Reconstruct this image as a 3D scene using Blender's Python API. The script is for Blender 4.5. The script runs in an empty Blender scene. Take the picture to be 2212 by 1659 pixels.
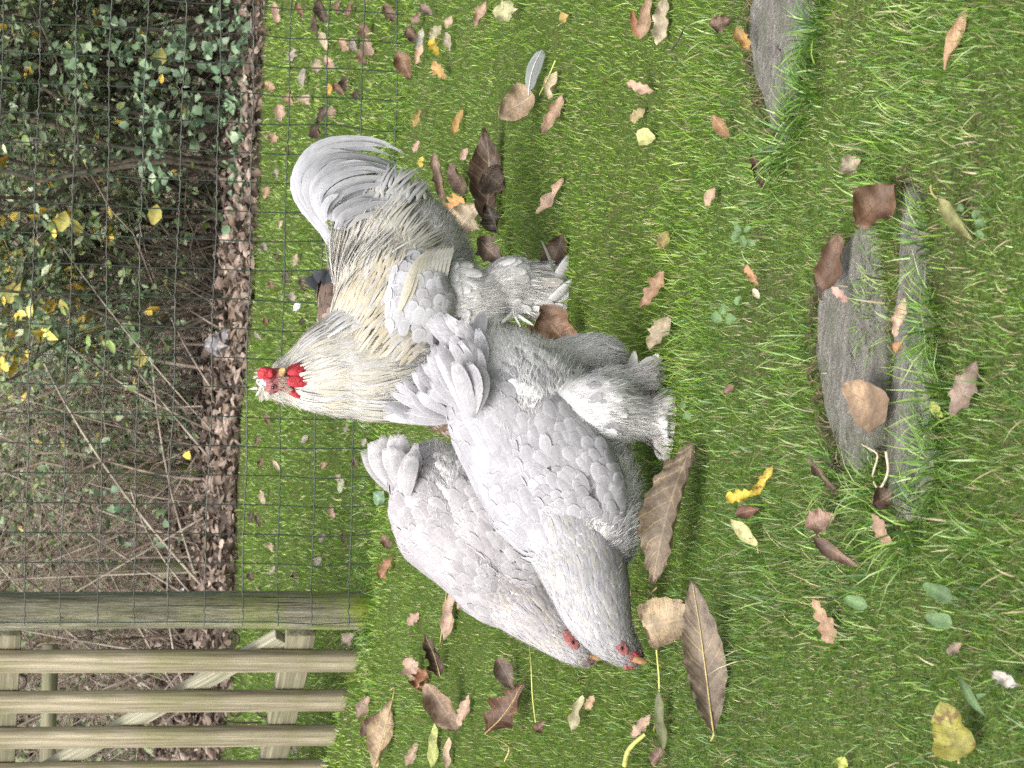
import bpy, math, random
import numpy as np
from mathutils import Vector

SC = bpy.context.scene
COL = SC.collection
rng = np.random.default_rng(7)
random.seed(7)

# ---------------------------------------------------------------- camera, sky, sun, exposure
# The photograph is a portrait picture lying on its side: the picture's left edge is up in the garden.
FPX = 4920.0                       # focal length in pixels of a 2212 x 1659 copy of the photograph
CAM_H, PITCH, ROLL = 1.06, math.radians(13.0), math.radians(1.5)
F_ = np.array([0.0, math.cos(PITCH), -math.sin(PITCH)])
WD = np.array([0.0, -math.sin(PITCH), -math.cos(PITCH)])
WR = np.array([1.0, 0.0, 0.0])
RC = math.cos(ROLL) * WR - math.sin(ROLL) * WD      # right in the garden as the camera sees it
DC = math.sin(ROLL) * WR + math.cos(ROLL) * WD      # down
EYE = np.array([0.0, 0.0, CAM_H])

cam = bpy.data.cameras.new('camera')
cam.sensor_fit = 'HORIZONTAL'; cam.sensor_width = 36.0
cam.lens = 36.0 * FPX / 2212.0
cam.clip_start, cam.clip_end = 0.05, 600.0
cam.dof.use_dof = True; cam.dof.focus_distance = 3.9; cam.dof.aperture_fstop = 20.0
co = bpy.data.objects.new('camera', cam); COL.objects.link(co)
from mathutils import Matrix
co.matrix_world = Matrix(((DC[0], RC[0], -F_[0], EYE[0]), (DC[1], RC[1], -F_[1], EYE[1]), (DC[2], RC[2], -F_[2], EYE[2]), (0, 0, 0, 1)))
SC.camera = co

SUN_EL, SUN_AZ = math.radians(54), math.radians(-142)    # azimuth from +Y towards +X
w = bpy.data.worlds.new('World'); SC.world = w; w.use_nodes = True
nt = w.node_tree
bg = nt.nodes.get('Background') or nt.nodes.new('ShaderNodeBackground')
sky = nt.nodes.new('ShaderNodeTexSky'); sky.sky_type = 'NISHITA'; sky.sun_disc = False
sky.sun_elevation = SUN_EL; sky.sun_rotation = SUN_AZ
sky.air_density = 1.0; sky.dust_density = 6.0; sky.ozone_density = 0.6
hs = nt.nodes.new('ShaderNodeHueSaturation'); hs.inputs['Saturation'].default_value = 0.22      # a white overcast sky
nt.links.new(sky.outputs[0], hs.inputs['Color']); nt.links.new(hs.outputs[0], bg.inputs[0]); bg.inputs[1].default_value = 0.15
ld = bpy.data.lights.new('sun', 'SUN'); ld.energy = 0.8; ld.angle = math.radians(55); ld.color = (1.0, 0.96, 0.9)
lo = bpy.data.objects.new('sun', ld); COL.objects.link(lo)
sd = Vector((math.sin(SUN_AZ) * math.cos(SUN_EL), math.cos(SUN_AZ) * math.cos(SUN_EL), math.sin(SUN_EL)))
lo.rotation_euler = sd.to_track_quat('Z', 'Y').to_euler(); lo.location = (-6, 4, 9)
SC.view_settings.view_transform = 'Standard'; SC.view_settings.look = 'None'
SC.view_settings.exposure = 1.30; SC.view_settings.gamma = 1.0
SC.view_settings.use_curve_mapping = False
SC.render.engine = 'CYCLES'
SC.cycles.max_bounces = 7; SC.cycles.transparent_max_bounces = 16
SC.cycles.diffuse_bounces = 3; SC.cycles.glossy_bounces = 2
SC.cycles.use_denoising = False; SC.cycles.use_adaptive_sampling = False
SC.cycles.sample_clamp_indirect = 4.0

# ---------------------------------------------------------------- measuring helpers
SLOPE = -0.03                                   # the lawn falls a little towards the right
def ray(x, y):
    d = F_ + RC * ((829.5 - y) / FPX) + DC * ((x - 1106.0) / FPX)
    return d
def gz(X, Y): return SLOPE * X
def G(x, y, up=0.0):
    d = ray(x, y)
    t = (up - CAM_H) / (d[2] - SLOPE * d[0])
    return EYE + d * t
def P(x, y, Y):
    d = ray(x, y)
    return EYE + d * (Y / d[1])
def unit(v):
    v = np.asarray(v, float)
    return v / np.maximum(np.linalg.norm(v, axis=-1, keepdims=True), 1e-9)

# smooth random field made of sines
_fk = [(rng.uniform(0, 2 * math.pi), rng.uniform(0, 2 * math.pi), rng.uniform(0.6, 1.6)) for _ in range(24)]
def field(X, Y, scale):
    v = 0
    for a, p, k in _fk[:14]:
        v = v + np.sin((X * math.cos(a) + Y * math.sin(a)) * k * scale + p)
    return v / 5.0

# ---------------------------------------------------------------- mesh helpers
def np_mesh(name, V, Fc, uv=None, col=None, smooth=True):
    """V (n,3); Fc (m,4) quads or (m,3) triangles; uv per vertex (n,2); col per vertex (n,3)"""
    me = bpy.data.meshes.new(name)
    V = np.asarray(V, np.float32); Fc = np.asarray(Fc, np.int32)
    n, m, k = len(V), len(Fc), Fc.shape[1]
    me.vertices.add(n); me.vertices.foreach_set('co', V.ravel())
    me.loops.add(m * k); me.loops.foreach_set('vertex_index', Fc.ravel())
    me.polygons.add(m); me.polygons.foreach_set('loop_start', np.arange(0, m * k, k, dtype=np.int32))
    if smooth: me.polygons.foreach_set('use_smooth', np.ones(m, bool))
    if uv is not None:
        l = me.uv_layers.new(name='UVMap')
        l.data.foreach_set('uv', np.asarray(uv, np.float32)[Fc.ravel()].ravel())
    if col is not None:
        a = me.attributes.new('Col', 'FLOAT_COLOR', 'POINT')
        c = np.ones((n, 4), np.float32); c[:, :3] = col
        a.data.foreach_set('color', c.ravel())
    me.update(calc_edges=True); me.validate()
    return me

class Bag:
    """collects quads from several generators into one mesh"""
    def __init__(s): s.V, s.F, s.U, s.C, s.n = [], [], [], [], 0
    def add(s, V, Fc, uv=None, col=None):
        V = np.asarray(V, float)
        Fc = np.asarray(Fc, int)
        if Fc.shape[1] == 3: Fc = np.concatenate([Fc, Fc[:, 2:3]], 1) if False else Fc
        s.V.append(V); s.F.append(Fc + s.n); s.n += len(V)
        s.U.append(np.zeros((len(V), 2)) if uv is None else uv)
        c = np.ones((len(V), 3)) * .5 if col is None else np.broadcast_to(np.asarray(col, float), (len(V), 3))
        s.C.append(c); return s
    def mesh(s, name, loc=(0, 0, 0), smooth=True):
        V = np.concatenate(s.V) - np.asarray(loc)
        return np_mesh(name, V, np.concatenate(s.F), np.concatenate(s.U), np.concatenate(s.C), smooth)

def ribbons(C, B, N=None, camber=None, col=None, across=(-1, 0, 1)):
    """C (n,k,3) centre lines, B (n,k,3) half-width vectors, N normals with camber (n,k)"""
    n, k, _ = C.shape; A = np.array(across, float); m = len(A)
    V = C[:, :, None, :] + A[None, None, :, None] * B[:, :, None, :]
    if camber is not None:
        V = V - (A ** 2)[None, None, :, None] * camber[:, :, None, None] * N[:, :, None, :]
    i = np.arange(n)[:, None, None] * k * m; j = np.arange(k - 1)[None, :, None] * m; a = np.arange(m - 1)[None, None, :]
    q = i + j + a
    Fc = np.stack([q, q + 1, q + m + 1, q + m], -1).reshape(-1, 4)
    uv = np.zeros((n, k, m, 2)); uv[..., 0] = (A + 1) / 2; uv[..., 1] = np.linspace(0, 1, k)[None, :, None]
    cc = None
    if col is not None:
        col = np.asarray(col, float)
        if col.ndim == 2: col = np.repeat(col[:, None, :], k, 1)
        cc = np.repeat(col[:, :, None, :], m, 2).reshape(-1, 3)
    return V.reshape(-1, 3), Fc, uv.reshape(-1, 2), cc

def tubes(C, R, sides=5, col=None):
    """C (n,k,3), R (n,k)"""
    C = np.asarray(C, float); n, k, _ = C.shape; R = np.broadcast_to(np.asarray(R, float), (n, k))
    T = unit(np.gradient(C, axis=1))
    ref = np.where(np.abs(T[..., 2:3]) > .85, np.array([1., 0, 0]), np.array([0, 0, 1.]))
    a = unit(np.cross(T, ref)); b = np.cross(T, a)
    th = np.linspace(0, 2 * math.pi, sides, endpoint=False)
    V = C[:, :, None] + R[:, :, None, None] * (np.cos(th)[None, None, :, None] * a[:, :, None] + np.sin(th)[None, None, :, None] * b[:, :, None])
    i = np.arange(n)[:, None, None] * k * sides; j = np.arange(k - 1)[None, :, None] * sides; t = np.arange(sides)[None, None, :]
    q = i + j + t; q2 = i + j + (t + 1) % sides
    Fc = np.stack([q, q2, q2 + sides, q + sides], -1).reshape(-1, 4)
    uv = np.zeros((n, k, sides, 2)); uv[..., 0] = th / 6.283; uv[..., 1] = np.linspace(0, 1, k)[None, :, None]
    cc = None
    if col is not None:
        cc = np.repeat(np.asarray(col, float), k * sides, 0)
    return V.reshape(-1, 3), Fc, uv.reshape(-1, 2), cc

def spline(pts, n):
    """Catmull-Rom through pts (m,d) -> (n,d)"""
    p = np.asarray(pts, float); m = len(p)
    p = np.concatenate([[2 * p[0] - p[1]], p, [2 * p[-1] - p[-2]]])
    t = np.linspace(0, m - 1 - 1e-6, n); i = t.astype(int); f = (t - i)[:, None]
    a, b, c, d = p[i], p[i + 1], p[i + 2], p[i + 3]
    return .5 * (2 * b + (c - a) * f + (2 * a - 5 * b + 4 * c - d) * f ** 2 + (3 * b - a - 3 * c + d) * f ** 3)

def box(c, ax, half, jitter=0.0):
    """box with centre c, three axis vectors ax, half sizes"""
    ax = np.asarray(ax, float); V = []
    for sx in (-1, 1):
        for sy in (-1, 1):
            for sz in (-1, 1):
                V.append(np.asarray(c) + ax[0] * half[0] * sx + ax[1] * half[1] * sy + ax[2] * half[2] * sz)
    Fc = [(0, 1, 3, 2), (4, 6, 7, 5), (0, 4, 5, 1), (2, 3, 7, 6), (0, 2, 6, 4), (1, 5, 7, 3)]
    return np.array(V), np.array(Fc)

def ellipsoid(c, ax, half, nu=14, nv=9, lump=0.0, seed=0):
    ax = np.asarray(ax, float); r = np.random.default_rng(seed)
    u = np.linspace(0, 2 * math.pi, nu, endpoint=False); v = np.linspace(0.06, math.pi - .06, nv)
    U, W = np.meshgrid(u, v); D = np.stack([np.sin(W) * np.cos(U), np.sin(W) * np.sin(U), np.cos(W)], -1)
    rad = 1 + lump * r.normal(size=U.shape)[..., None]
    V = np.asarray(c) + (D * rad * np.asarray(half)) @ ax
    q = np.arange(nv - 1)[:, None] * nu + np.arange(nu)[None]; q2 = np.arange(nv - 1)[:, None] * nu + (np.arange(nu)[None] + 1) % nu
    Fc = np.stack([q, q2, q2 + nu, q + nu], -1).reshape(-1, 4)
    V = V.reshape(-1, 3)
    uv = np.stack([U / 6.283, W / math.pi], -1).reshape(-1, 2)
    top = np.arange(nu); bot = (nv - 1) * nu + np.arange(nu)
    caps = []
    for ring in (top[::-1], bot):
        for i in range(1, nu - 2, 2): caps.append((ring[0], ring[i], ring[i + 1], ring[i + 2]))
    return V, np.concatenate([Fc, np.array(caps)]), uv

# ---------------------------------------------------------------- object helpers
def tag(o, label=None, cat=None, group=None, kind=None):
    if label: o['label'] = label
    if cat: o['category'] = cat
    if group: o['group'] = group
    if kind: o['kind'] = kind
    return o
def obj(name, me, mat, parent=None, loc=(0, 0, 0)):
    o = bpy.data.objects.new(name, me); COL.objects.link(o)
    if mat is not None and not me.materials: me.materials.append(mat)
    if parent is not None: o.parent = parent
    o.location = loc
    return o
def thing(name, label, cat, loc, group=None):
    o = bpy.data.objects.new(name, None); COL.objects.link(o); o.location = [float(v) for v in loc]
    o.empty_display_size = 0.05
    return tag(o, label, cat, group)
def shift_mesh(me, loc):
    n = len(me.vertices); a = np.empty(n * 3, np.float32); me.vertices.foreach_get('co', a)
    a = (a.reshape(-1, 3) - np.asarray(loc, np.float32)).ravel(); me.vertices.foreach_set('co', a); me.update()

# ---------------------------------------------------------------- materials
class M:
    """tiny node-graph writer"""
    def __init__(s, name):
        s.m = bpy.data.materials.new(name); s.m.use_nodes = True; s.t = s.m.node_tree; s.t.nodes.clear()
        s.out = s.t.nodes.new('ShaderNodeOutputMaterial')
    def n(s, typ, inp=None, **kw):
        nd = s.t.nodes.new('ShaderNode' + typ)
        for k, v in kw.items(): setattr(nd, k, v)
        for k, v in (inp or {}).items(): s.set(nd.inputs[k], v)
        return nd
    def set(s, sock, v):
        if isinstance(v, bpy.types.NodeSocket): s.t.links.new(v, sock)
        elif isinstance(v, bpy.types.Node): s.t.links.new(v.outputs[0], sock)
        elif isinstance(v, tuple) and len(v) == 3 and sock.type == 'RGBA': sock.default_value = v + (1,)
        else: sock.default_value = v
    def math(s, op, a, b=0.0, c=None, clamp=False):
        nd = s.n('Math', operation=op, use_clamp=clamp); s.set(nd.inputs[0], a); s.set(nd.inputs[1], b)
        if c is not None: s.set(nd.inputs[2], c)
        return nd.outputs[0]
    def mix(s, f, a, b, typ='MIX'):
        nd = s.n('Mix', data_type='RGBA', blend_type=typ); s.set(nd.inputs[0], f); s.set(nd.inputs[6], a); s.set(nd.inputs[7], b)
        return nd.outputs[2]
    def ss(s, x, lo, hi, a=0.0, b=1.0):
        nd = s.n('MapRange', interpolation_type='SMOOTHSTEP'); s.set(nd.inputs[0], x)
        for i, v in enumerate((lo, hi, a, b)): s.set(nd.inputs[i + 1], v)
        return nd.outputs[0]
    def noise(s, vec, scale, detail=3.0, rough=.55, dist=0.0):
        nd = s.n('TexNoise', {'Scale': scale, 'Detail': detail, 'Roughness': rough, 'Distortion': dist})
        if vec is not None: s.set(nd.inputs['Vector'], vec)
        return nd.outputs['Fac']
    def mapped(s, vec, scale=(1, 1, 1), rot=(0, 0, 0)):
        nd = s.n('Mapping'); s.set(nd.inputs[0], vec); nd.inputs['Scale'].default_value = scale; nd.inputs['Rotation'].default_value = rot
        return nd.outputs[0]
    def scale(s, col, f):
        nd = s.n('VectorMath', operation='SCALE'); s.set(nd.inputs[0], col); s.set(nd.inputs['Scale'], f); return nd.outputs[0]
    def done(s, color, rough=.8, spec=.25, bump=None, bstr=.3, bdist=.01, transl=0.0, alpha=None, **kw):
        p = s.n('BsdfPrincipled', {'Base Color': color, 'Roughness': rough, 'Specular IOR Level': spec})
        for k, v in kw.items(): s.set(p.inputs[k.replace('_', ' ')], v)
        if bump is not None:
            b = s.n('Bump', {'Height': bump, 'Strength': bstr, 'Distance': bdist}); s.t.links.new(b.outputs[0], p.inputs['Normal'])
        sh = p.outputs[0]
        if transl:
            tr = s.n('BsdfTranslucent', {'Color': color}); mx = s.n('MixShader'); s.set(mx.inputs[0], transl)
            s.t.links.new(sh, mx.inputs[1]); s.t.links.new(tr.outputs[0], mx.inputs[2]); sh = mx.outputs[0]
        if alpha is not None:
            tp = s.n('BsdfTransparent'); mx = s.n('MixShader'); s.set(mx.inputs[0], alpha)
            s.t.links.new(tp.outputs[0], mx.inputs[1]); s.t.links.new(sh, mx.inputs[2]); sh = mx.outputs[0]
        s.t.links.new(sh, s.out.inputs[0])
        return s.m

def m_attr(name, rough=.7, spec=.3, transl=.15, var=.35, sc=90.0):
    g = M(name); a = g.n('Attribute', attribute_name='Col').outputs['Color']
    tc = g.n('TexCoord').outputs['Object']
    f = g.ss(g.noise(tc, sc, 3), .3, .7, 1 - var, 1 + var)
    return g.done(g.scale(a, f), rough, spec, transl=transl)

def m_feather(name, fray=.55, edge=.12, streak=.22):
    g = M(name); a = g.n('Attribute', attribute_name='Col').outputs['Color']
    uv = g.n('TexCoord').outputs['UV']; sp = g.n('SeparateXYZ', {0: uv}); u, v = sp.outputs[0], sp.outputs[1]
    oc = g.n('TexCoord').outputs['Object']
    d = g.math('MULTIPLY', g.math('ABSOLUTE', g.math('SUBTRACT', u, .5)), 2.0)        # 0 at the shaft, 1 at the edge
    # barbs run out and forward from the shaft
    bar = g.math('SUBTRACT', g.math('MULTIPLY', v, 26.0), g.math('MULTIPLY', d, 5.0))
    cv = g.n('CombineXYZ', {0: bar, 1: d, 2: g.noise(oc, 40, 1)})
    barb = g.noise(cv.outputs[0], 2.2, 3, .6)
    big = g.noise(oc, 22, 2)
    e = g.math('MAXIMUM', g.ss(d, .55, .98), g.ss(g.math('ADD', v, g.math('MULTIPLY', g.math('POWER', d, 2.0), .12)), .80, .98))
    f = g.math('ADD', g.math('MULTIPLY', e, edge), g.ss(barb, .3, .7, .90 - streak, .90 + streak * .6))
    f = g.math('MULTIPLY', f, g.ss(big, .3, .7, .9, 1.07))
    f = g.math('ADD', f, g.math('MULTIPLY', g.ss(d, .10, .02), .10))
    ed = g.math('MAXIMUM', g.math('POWER', d, 2.0), g.ss(v, .7, 1.0))
    al = g.ss(g.math('ADD', ed, g.math('MULTIPLY', g.math('SUBTRACT', barb, .5), 1.6)), 1.0 - fray * .5, 1.0 + fray * .5, 1.0, 0.0)
    return g.done(g.scale(a, f), .75, .2, transl=.12, alpha=al)

def m_wood(name, c1, c2, c3, axis=2, green=.5, sc=6.0):
    g = M(name); oc = g.n('TexCoord').outputs['Object']
    s = [sc * 9, sc * 9, sc * 9]; s[axis] = sc * .45
    s2 = [sc * 22, sc * 22, sc * 22]; s2[axis] = sc * .8
    n1 = g.noise(g.mapped(oc, tuple(s)), 1.0, 5, .6, .6); n2 = g.noise(g.mapped(oc, tuple(s2)), 1.0, 4, .7, .3)
    n3 = g.noise(oc, 9.0, 4, .6)
    c = g.mix(g.ss(n1, .3, .7), c1, c2); c = g.mix(g.math('MULTIPLY', g.ss(n3, .42, .7), green), c, c3)
    c = g.scale(c, g.ss(n2, .28, .72, .62, 1.22))
    return g.done(c, .85, .2, bump=n2, bstr=.5, bdist=.004)

def m_leaf(name, spots=0.0, spotc=(.05, .03, .02)):
    """colour from the object; veins from UV; alpha of the object colour = pale veins (1) or dark veins (0)"""
    g = M(name); oi = g.n('ObjectInfo'); a = oi.outputs['Color']; al = oi.outputs['Alpha']
    uv = g.n('TexCoord').outputs['UV']; sp = g.n('SeparateXYZ', {0: uv}); u, v = sp.outputs[0], sp.outputs[1]
    oc = g.n('TexCoord').outputs['Object']
    rnd = g.math('MULTIPLY', oi.outputs['Random'], 37.0)
    oc2 = g.n('VectorMath', {0: oc, 1: g.n('CombineXYZ', {0: rnd, 1: rnd}).outputs[0]}, operation='ADD').outputs[0]
    d = g.math('ABSOLUTE', g.math('SUBTRACT', u, .5))
    n1 = g.noise(oc2, 28, 4, .6); n2 = g.noise(oc2, 110, 4, .65)
    vq = g.math('FRACT', g.math('ADD', g.math('SUBTRACT', g.math('MULTIPLY', v, 8.5), g.math('MULTIPLY', d, 3.0)), g.math('MULTIPLY', n1, .35)))
    vein = g.math('MAXIMUM', g.ss(g.math('ABSOLUTE', g.math('SUBTRACT', vq, .5)), .07, .02), g.ss(d, .03, .012))
    vein = g.math('MULTIPLY', vein, g.ss(n1, .3, .7, .10, .50))
    n0 = g.noise(oc2, 9, 3, .6); c = g.scale(a, g.ss(n1, .28, .72, .58, 1.28)); c = g.scale(c, g.ss(n2, .3, .7, .78, 1.18)); c = g.mix(g.math('MULTIPLY', g.ss(n0, .52, .72), .6), c, g.scale(a, .42))
    geo = g.n('NewGeometry').outputs['Backfacing']
    pale = g.mix(.35, c, (.36, .27, .19)); c = g.mix(g.math('MULTIPLY', geo, .8), c, pale)
    vc = g.mix(al, g.scale(a, .32), g.scale(g.mix(.3, a, (.6, .45, .25)), 1.45)); c = g.mix(vein, c, vc)
    if spots:
        n3 = g.noise(oc2, 70, 3, .6); c = g.mix(g.math('MULTIPLY', g.ss(n3, .56, .64), spots), c, spotc)
    return g.done(c, .55, .35, bump=g.math('ADD', n2, g.math('MULTIPLY', vein, .6)), bstr=.45, bdist=.003, transl=.12)

MAT = {}
def skin(name, c1, c2, sc=220.0, rough=.5, bstr=.6):
    g = M(name); oc = g.n('TexCoord').outputs['Object']; n = g.noise(oc, sc, 4, .6); n2 = g.noise(oc, sc * .3, 2)
    c = g.mix(g.ss(n, .35, .7), c1, c2)
    return g.done(c, rough, .4, bump=g.math('ADD', n, n2), bstr=bstr, bdist=.002)
def flat(name, c, rough=.6, spec=.3, var=.25, sc=60.0):
    g = M(name); oc = g.n('TexCoord').outputs['Object']; n = g.noise(oc, sc, 4, .6)
    return g.done(g.scale(g.n('RGB').outputs[0] if False else g.mix(0.0, c, c), g.ss(n, .3, .7, 1 - var, 1 + var)), rough, spec, bump=n, bstr=.2, bdist=.002)
# ---------------------------------------------------------------- the ground with hollows for the stone slabs
SLABS = [
    [(1630, -60), (1617, 20), (1614, 80), (1622, 140), (1640, 200), (1668, 285), (1696, 300), (1712, 220), (1722, 130), (1742, 50), (1764, -20), (1768, -60)],
    [(1850, 490), (1797, 560), (1768, 640), (1758, 760), (1771, 850), (1796, 945), (1812, 1000), (1850, 1008), (1896, 965), (1906, 880), (1906, 760), (1900, 600), (1886, 500)],
    [(1948, 400), (1938, 520), (1934, 640), (1926, 760), (1918, 880), (1910, 1000), (1926, 1090), (1968, 1125), (2004, 1060), (2014, 940), (2012, 800), (2004, 660), (1996, 520), (1984, 410)],
]
SLAB_W = [np.array([G(x, y)[:2] for x, y in s]) for s in SLABS]
def sdist(X, Y, poly):
    """signed distance to a polygon, negative inside"""
    X = np.asarray(X, float); Y = np.asarray(Y, float); d2 = np.full(X.shape, 1e9); inside = np.zeros(X.shape, bool)
    n = len(poly)
    for i in range(n):
        ax, ay = poly[i]; bx, by = poly[(i + 1) % n]
        ex, ey = bx - ax, by - ay; px, py = X - ax, Y - ay
        t = np.clip((px * ex + py * ey) / (ex * ex + ey * ey + 1e-12), 0, 1)
        d2 = np.minimum(d2, (px - t * ex) ** 2 + (py - t * ey) ** 2)
        c = ((ay > Y) != (by > Y)) & (X < (bx - ax) * (Y - ay) / (by - ay + 1e-12) + ax)
        inside ^= c
    d = np.sqrt(d2); return np.where(inside, -d, d)
def slab_sd(X, Y):
    X = np.asarray(X, float); s = np.full(X.shape, 9.0); near = (Y < 3.6)
    if near.any():
        s[near] = np.minimum.reduce([sdist(X[near], Y[near], p) for p in SLAB_W])
    return s
def ground_z(X, Y):
    s = slab_sd(X, Y)
    hol = np.clip((0.022 - s) / 0.022, 0, 1)
    return SLOPE * np.clip(X, -8, 8) + 0.007 * field(X, Y, 4.0) * np.clip(1 - hol, 0, 1) - 0.017 * hol * hol * (3 - 2 * hol)
def bare(X, Y):
    """0 = full turf, 1 = bare soil"""
    v = field(X * 1.0 + 3, Y * 1.0, 9.0) + .6 * field(X, Y + 5, 21.0)
    b = .35 * np.clip((v + .35 * field(X, Y, 47.0) - .72) / .6, 0, 1) * np.clip((4.2 - Y) / 1.2, 0.12, 1)
    s = slab_sd(X, Y) + .016 * field(X, Y, 55.0) + .012
    b = np.maximum(b, np.clip((0.026 - s) / .02, 0, 1))
    return np.maximum(b, np.clip((Y - 9.3 - .12 * field(X, Y, 6)) / .35, 0, 1))

xs = np.concatenate([np.array([-150, -60, -25, -12, -7, -4.5]), np.linspace(-3, -.95, 22)[:-1], np.linspace(-.95, .95, 160), np.linspace(.95, 3, 22)[1:], np.array([4.5, 7, 12, 25, 60, 150])])
ys = np.concatenate([np.array([-150, -40, -10, -3, 0, 1.0]), np.linspace(1.8, 3.5, 170), np.linspace(3.5, 10, 110)[1:], np.linspace(10, 18, 30)[1:], np.array([22, 30, 50, 90, 160])])
GX, GY = np.meshgrid(xs, ys)
GZ = ground_z(GX, GY)
nx, ny = len(xs), len(ys)
q = (np.arange(ny - 1)[:, None] * nx + np.arange(nx - 1)[None]).ravel()
gb = bare(GX, GY)
g = M('lawn_soil')
oc = g.n('TexCoord').outputs['Object']; b = g.n('Attribute', attribute_name='Col').outputs['Fac']
b = g.math('MULTIPLY', b, g.ss(g.noise(oc, 60, 4, .7), .3, .6, .25, 1.3), clamp=True)
n1 = g.noise(oc, 14, 5, .65); n2 = g.noise(oc, 140, 4, .7); n3 = g.noise(oc, 3.0, 3)
turf = g.mix(g.ss(n2, .35, .68), (.030, .052, .010), (.085, .120, .024))
turf = g.mix(g.ss(n1, .52, .75), turf, (.070, .070, .026))
soil = g.mix(g.ss(n2, .3, .7), (.028, .021, .015), (.085, .064, .045))
c = g.mix(b, turf, soil)
lawn_mat = g.done(c, .95, .1, bump=n2, bstr=.8, bdist=.008)
me = np_mesh('lawn', np.stack([GX, GY, GZ], -1).reshape(-1, 3), np.stack([q, q + 1, q + nx + 1, q + nx], -1), col=np.repeat(gb.reshape(-1, 1), 3, 1))
tag(obj('lawn', me, lawn_mat), kind='structure')

# stone slabs sunk into the turf
g = M('weathered_stone'); oc = g.n('TexCoord').outputs['Object']
f1 = g.noise(g.mapped(oc, (30, 52, 50), (0, 0, .12)), 1.0, 6, .72, 1.2); f2 = g.noise(oc, 16, 4, .6); f3 = g.noise(oc, 260, 3, .7)
c = g.mix(g.ss(f1, .3, .72), (.100, .094, .080), (.215, .202, .176)); c = g.mix(g.math('MULTIPLY', g.ss(f2, .42, .7), .55), c, (.085, .10, .055))
c = g.scale(c, g.ss(f3, .3, .7, .75, 1.2))
stone = g.done(c, .9, .2, bump=g.math('ADD', f1, f3), bstr=.8, bdist=.008)
labels = ['grey weathered stone slab with a cracked edge, set in the turf apart from the others', 'grey mossy stone slab crossed by a clump of grass, nearer the birds', 'long grey stone slab nearest the viewer, with a tan curled leaf at one end']
for i, poly in enumerate(SLAB_W):
    n = 64; pr = spline(np.concatenate([poly, poly[:1]]), n)[:-1]
    r = np.random.default_rng(40 + i)
    cen = pr.mean(0); pr = cen + (pr - cen) * (1 + .030 * np.convolve(r.normal(size=len(pr) + 2), [.25, .6, .25], 'valid')[:, None])
    m = len(pr); V = []; Fc = []
    rings = [(1.0, -.085), (1.0, -.006), (.99, -.003), (.95, -.0022), (.88, -.002), (.78, -.002), (.66, -.002), (.52, -.002), (.38, -.002), (.22, -.002), (.02, -.002)]
    for k, (s_, z_) in enumerate(rings):
        p2 = cen + (pr - cen) * s_
        wob = 0.0016 * field(p2[:, 0] + i, p2[:, 1], 70.0) + .0006 * r.normal(size=m) if k > 1 else 0
        V.append(np.column_stack([p2, SLOPE * p2[:, 0] + z_ + wob]))
        if k:
            a = (k - 1) * m + np.arange(m); b_ = (k - 1) * m + (np.arange(m) + 1) % m
            Fc.append(np.stack([a, b_, b_ + m, a + m], -1))
    V = np.concatenate(V); loc = np.array([cen[0], cen[1], SLOPE * cen[0] - .085])
    o = obj('stone_slab', np_mesh('stone_slab', V - loc, np.concatenate(Fc), smooth=False), stone, loc=loc)
    tag(o, labels[i], 'stone slab', 'stone slabs sunk in the lawn')

# ---------------------------------------------------------------- grass
def scatter(n, y0, y1, margin=1.22):
    Y = rng.uniform(y0 ** 1.0, y1 ** 1.0, n); X = rng.uniform(-1, 1, n) * (.19 * Y * margin + .05)
    return X, Y
def blades(n, y0, y1, h0, h1, wid, bend, k=4, tuft=0.0, palette=None):
    X, Y = scatter(n, y0, y1)
    if tuft:
        keep = rng.uniform(0, 1, n) < np.clip(.35 + tuft * field(X + 9, Y, 16.0), .06, 1); X, Y = X[keep], Y[keep]
    b = bare(X, Y); keep = rng.uniform(0, 1, len(X)) > b * .93
    X, Y, b = X[keep], Y[keep], b[keep]; n = len(X)
    H = rng.uniform(h0, h1, n) * (1 - .45 * b) * (1 + .28 * field(X, Y, 11.0))
    az = rng.uniform(0, 2 * math.pi, n); ln = rng.uniform(.15, 1.0, n) ** .8 * bend
    d = np.stack([np.cos(az), np.sin(az), np.zeros(n)], -1)
    t = np.linspace(0, 1, k)[None, :, None]
    up = np.array([0, 0, 1.0])
    base = np.stack([X, Y, ground_z(X, Y) - .004], -1)
    C = base[:, None] + H[:, None, None] * (up * (t - .38 * ln[:, None, None] * t ** 2) + d[:, None] * (ln[:, None, None] * t ** 1.8))
    wv = unit(np.stack([np.cos(az + 1.57 + rng.normal(0, .6, n)), np.sin(az + 1.57 + rng.normal(0, .6, n)), np.zeros(n)], -1))
    W = wid * rng.uniform(.6, 1.25, n)[:, None] * np.array([.9, 1.0, .72, .06])[None, :k] if k == 4 else wid * rng.uniform(.6, 1.25, n)[:, None] * np.array([1.0, .8, .08])[None]
    B = wv[:, None] * W[..., None] * .5
    pal = np.array(palette); j = rng.integers(0, len(pal), n)
    c = pal[j] * rng.uniform(.55, 1.35, (n, 1)); pt = field(X - 4, Y + 2, 3.2)[:, None]
    c = c * (1 + .16 * pt) + np.array([.012, .006, 0]) * np.clip(pt, 0, 1)
    dead = rng.uniform(0, 1, n) < (.07 + .20 * np.clip(b, 0, 1) + .11 * np.clip(field(X, Y + 7, 8), 0, 1) + .05 * (Y < 3.2))
    c[dead] = np.array([.36, .31, .17]) * rng.uniform(.45, 1.25, (dead.sum(), 1))
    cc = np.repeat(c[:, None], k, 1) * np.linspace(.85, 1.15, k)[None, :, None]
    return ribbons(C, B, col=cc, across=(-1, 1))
PAL_FAR = [(.150, .270, .022), (.195, .315, .030), (.110, .220, .022), (.27, .345, .085), (.080, .170, .022)]
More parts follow.
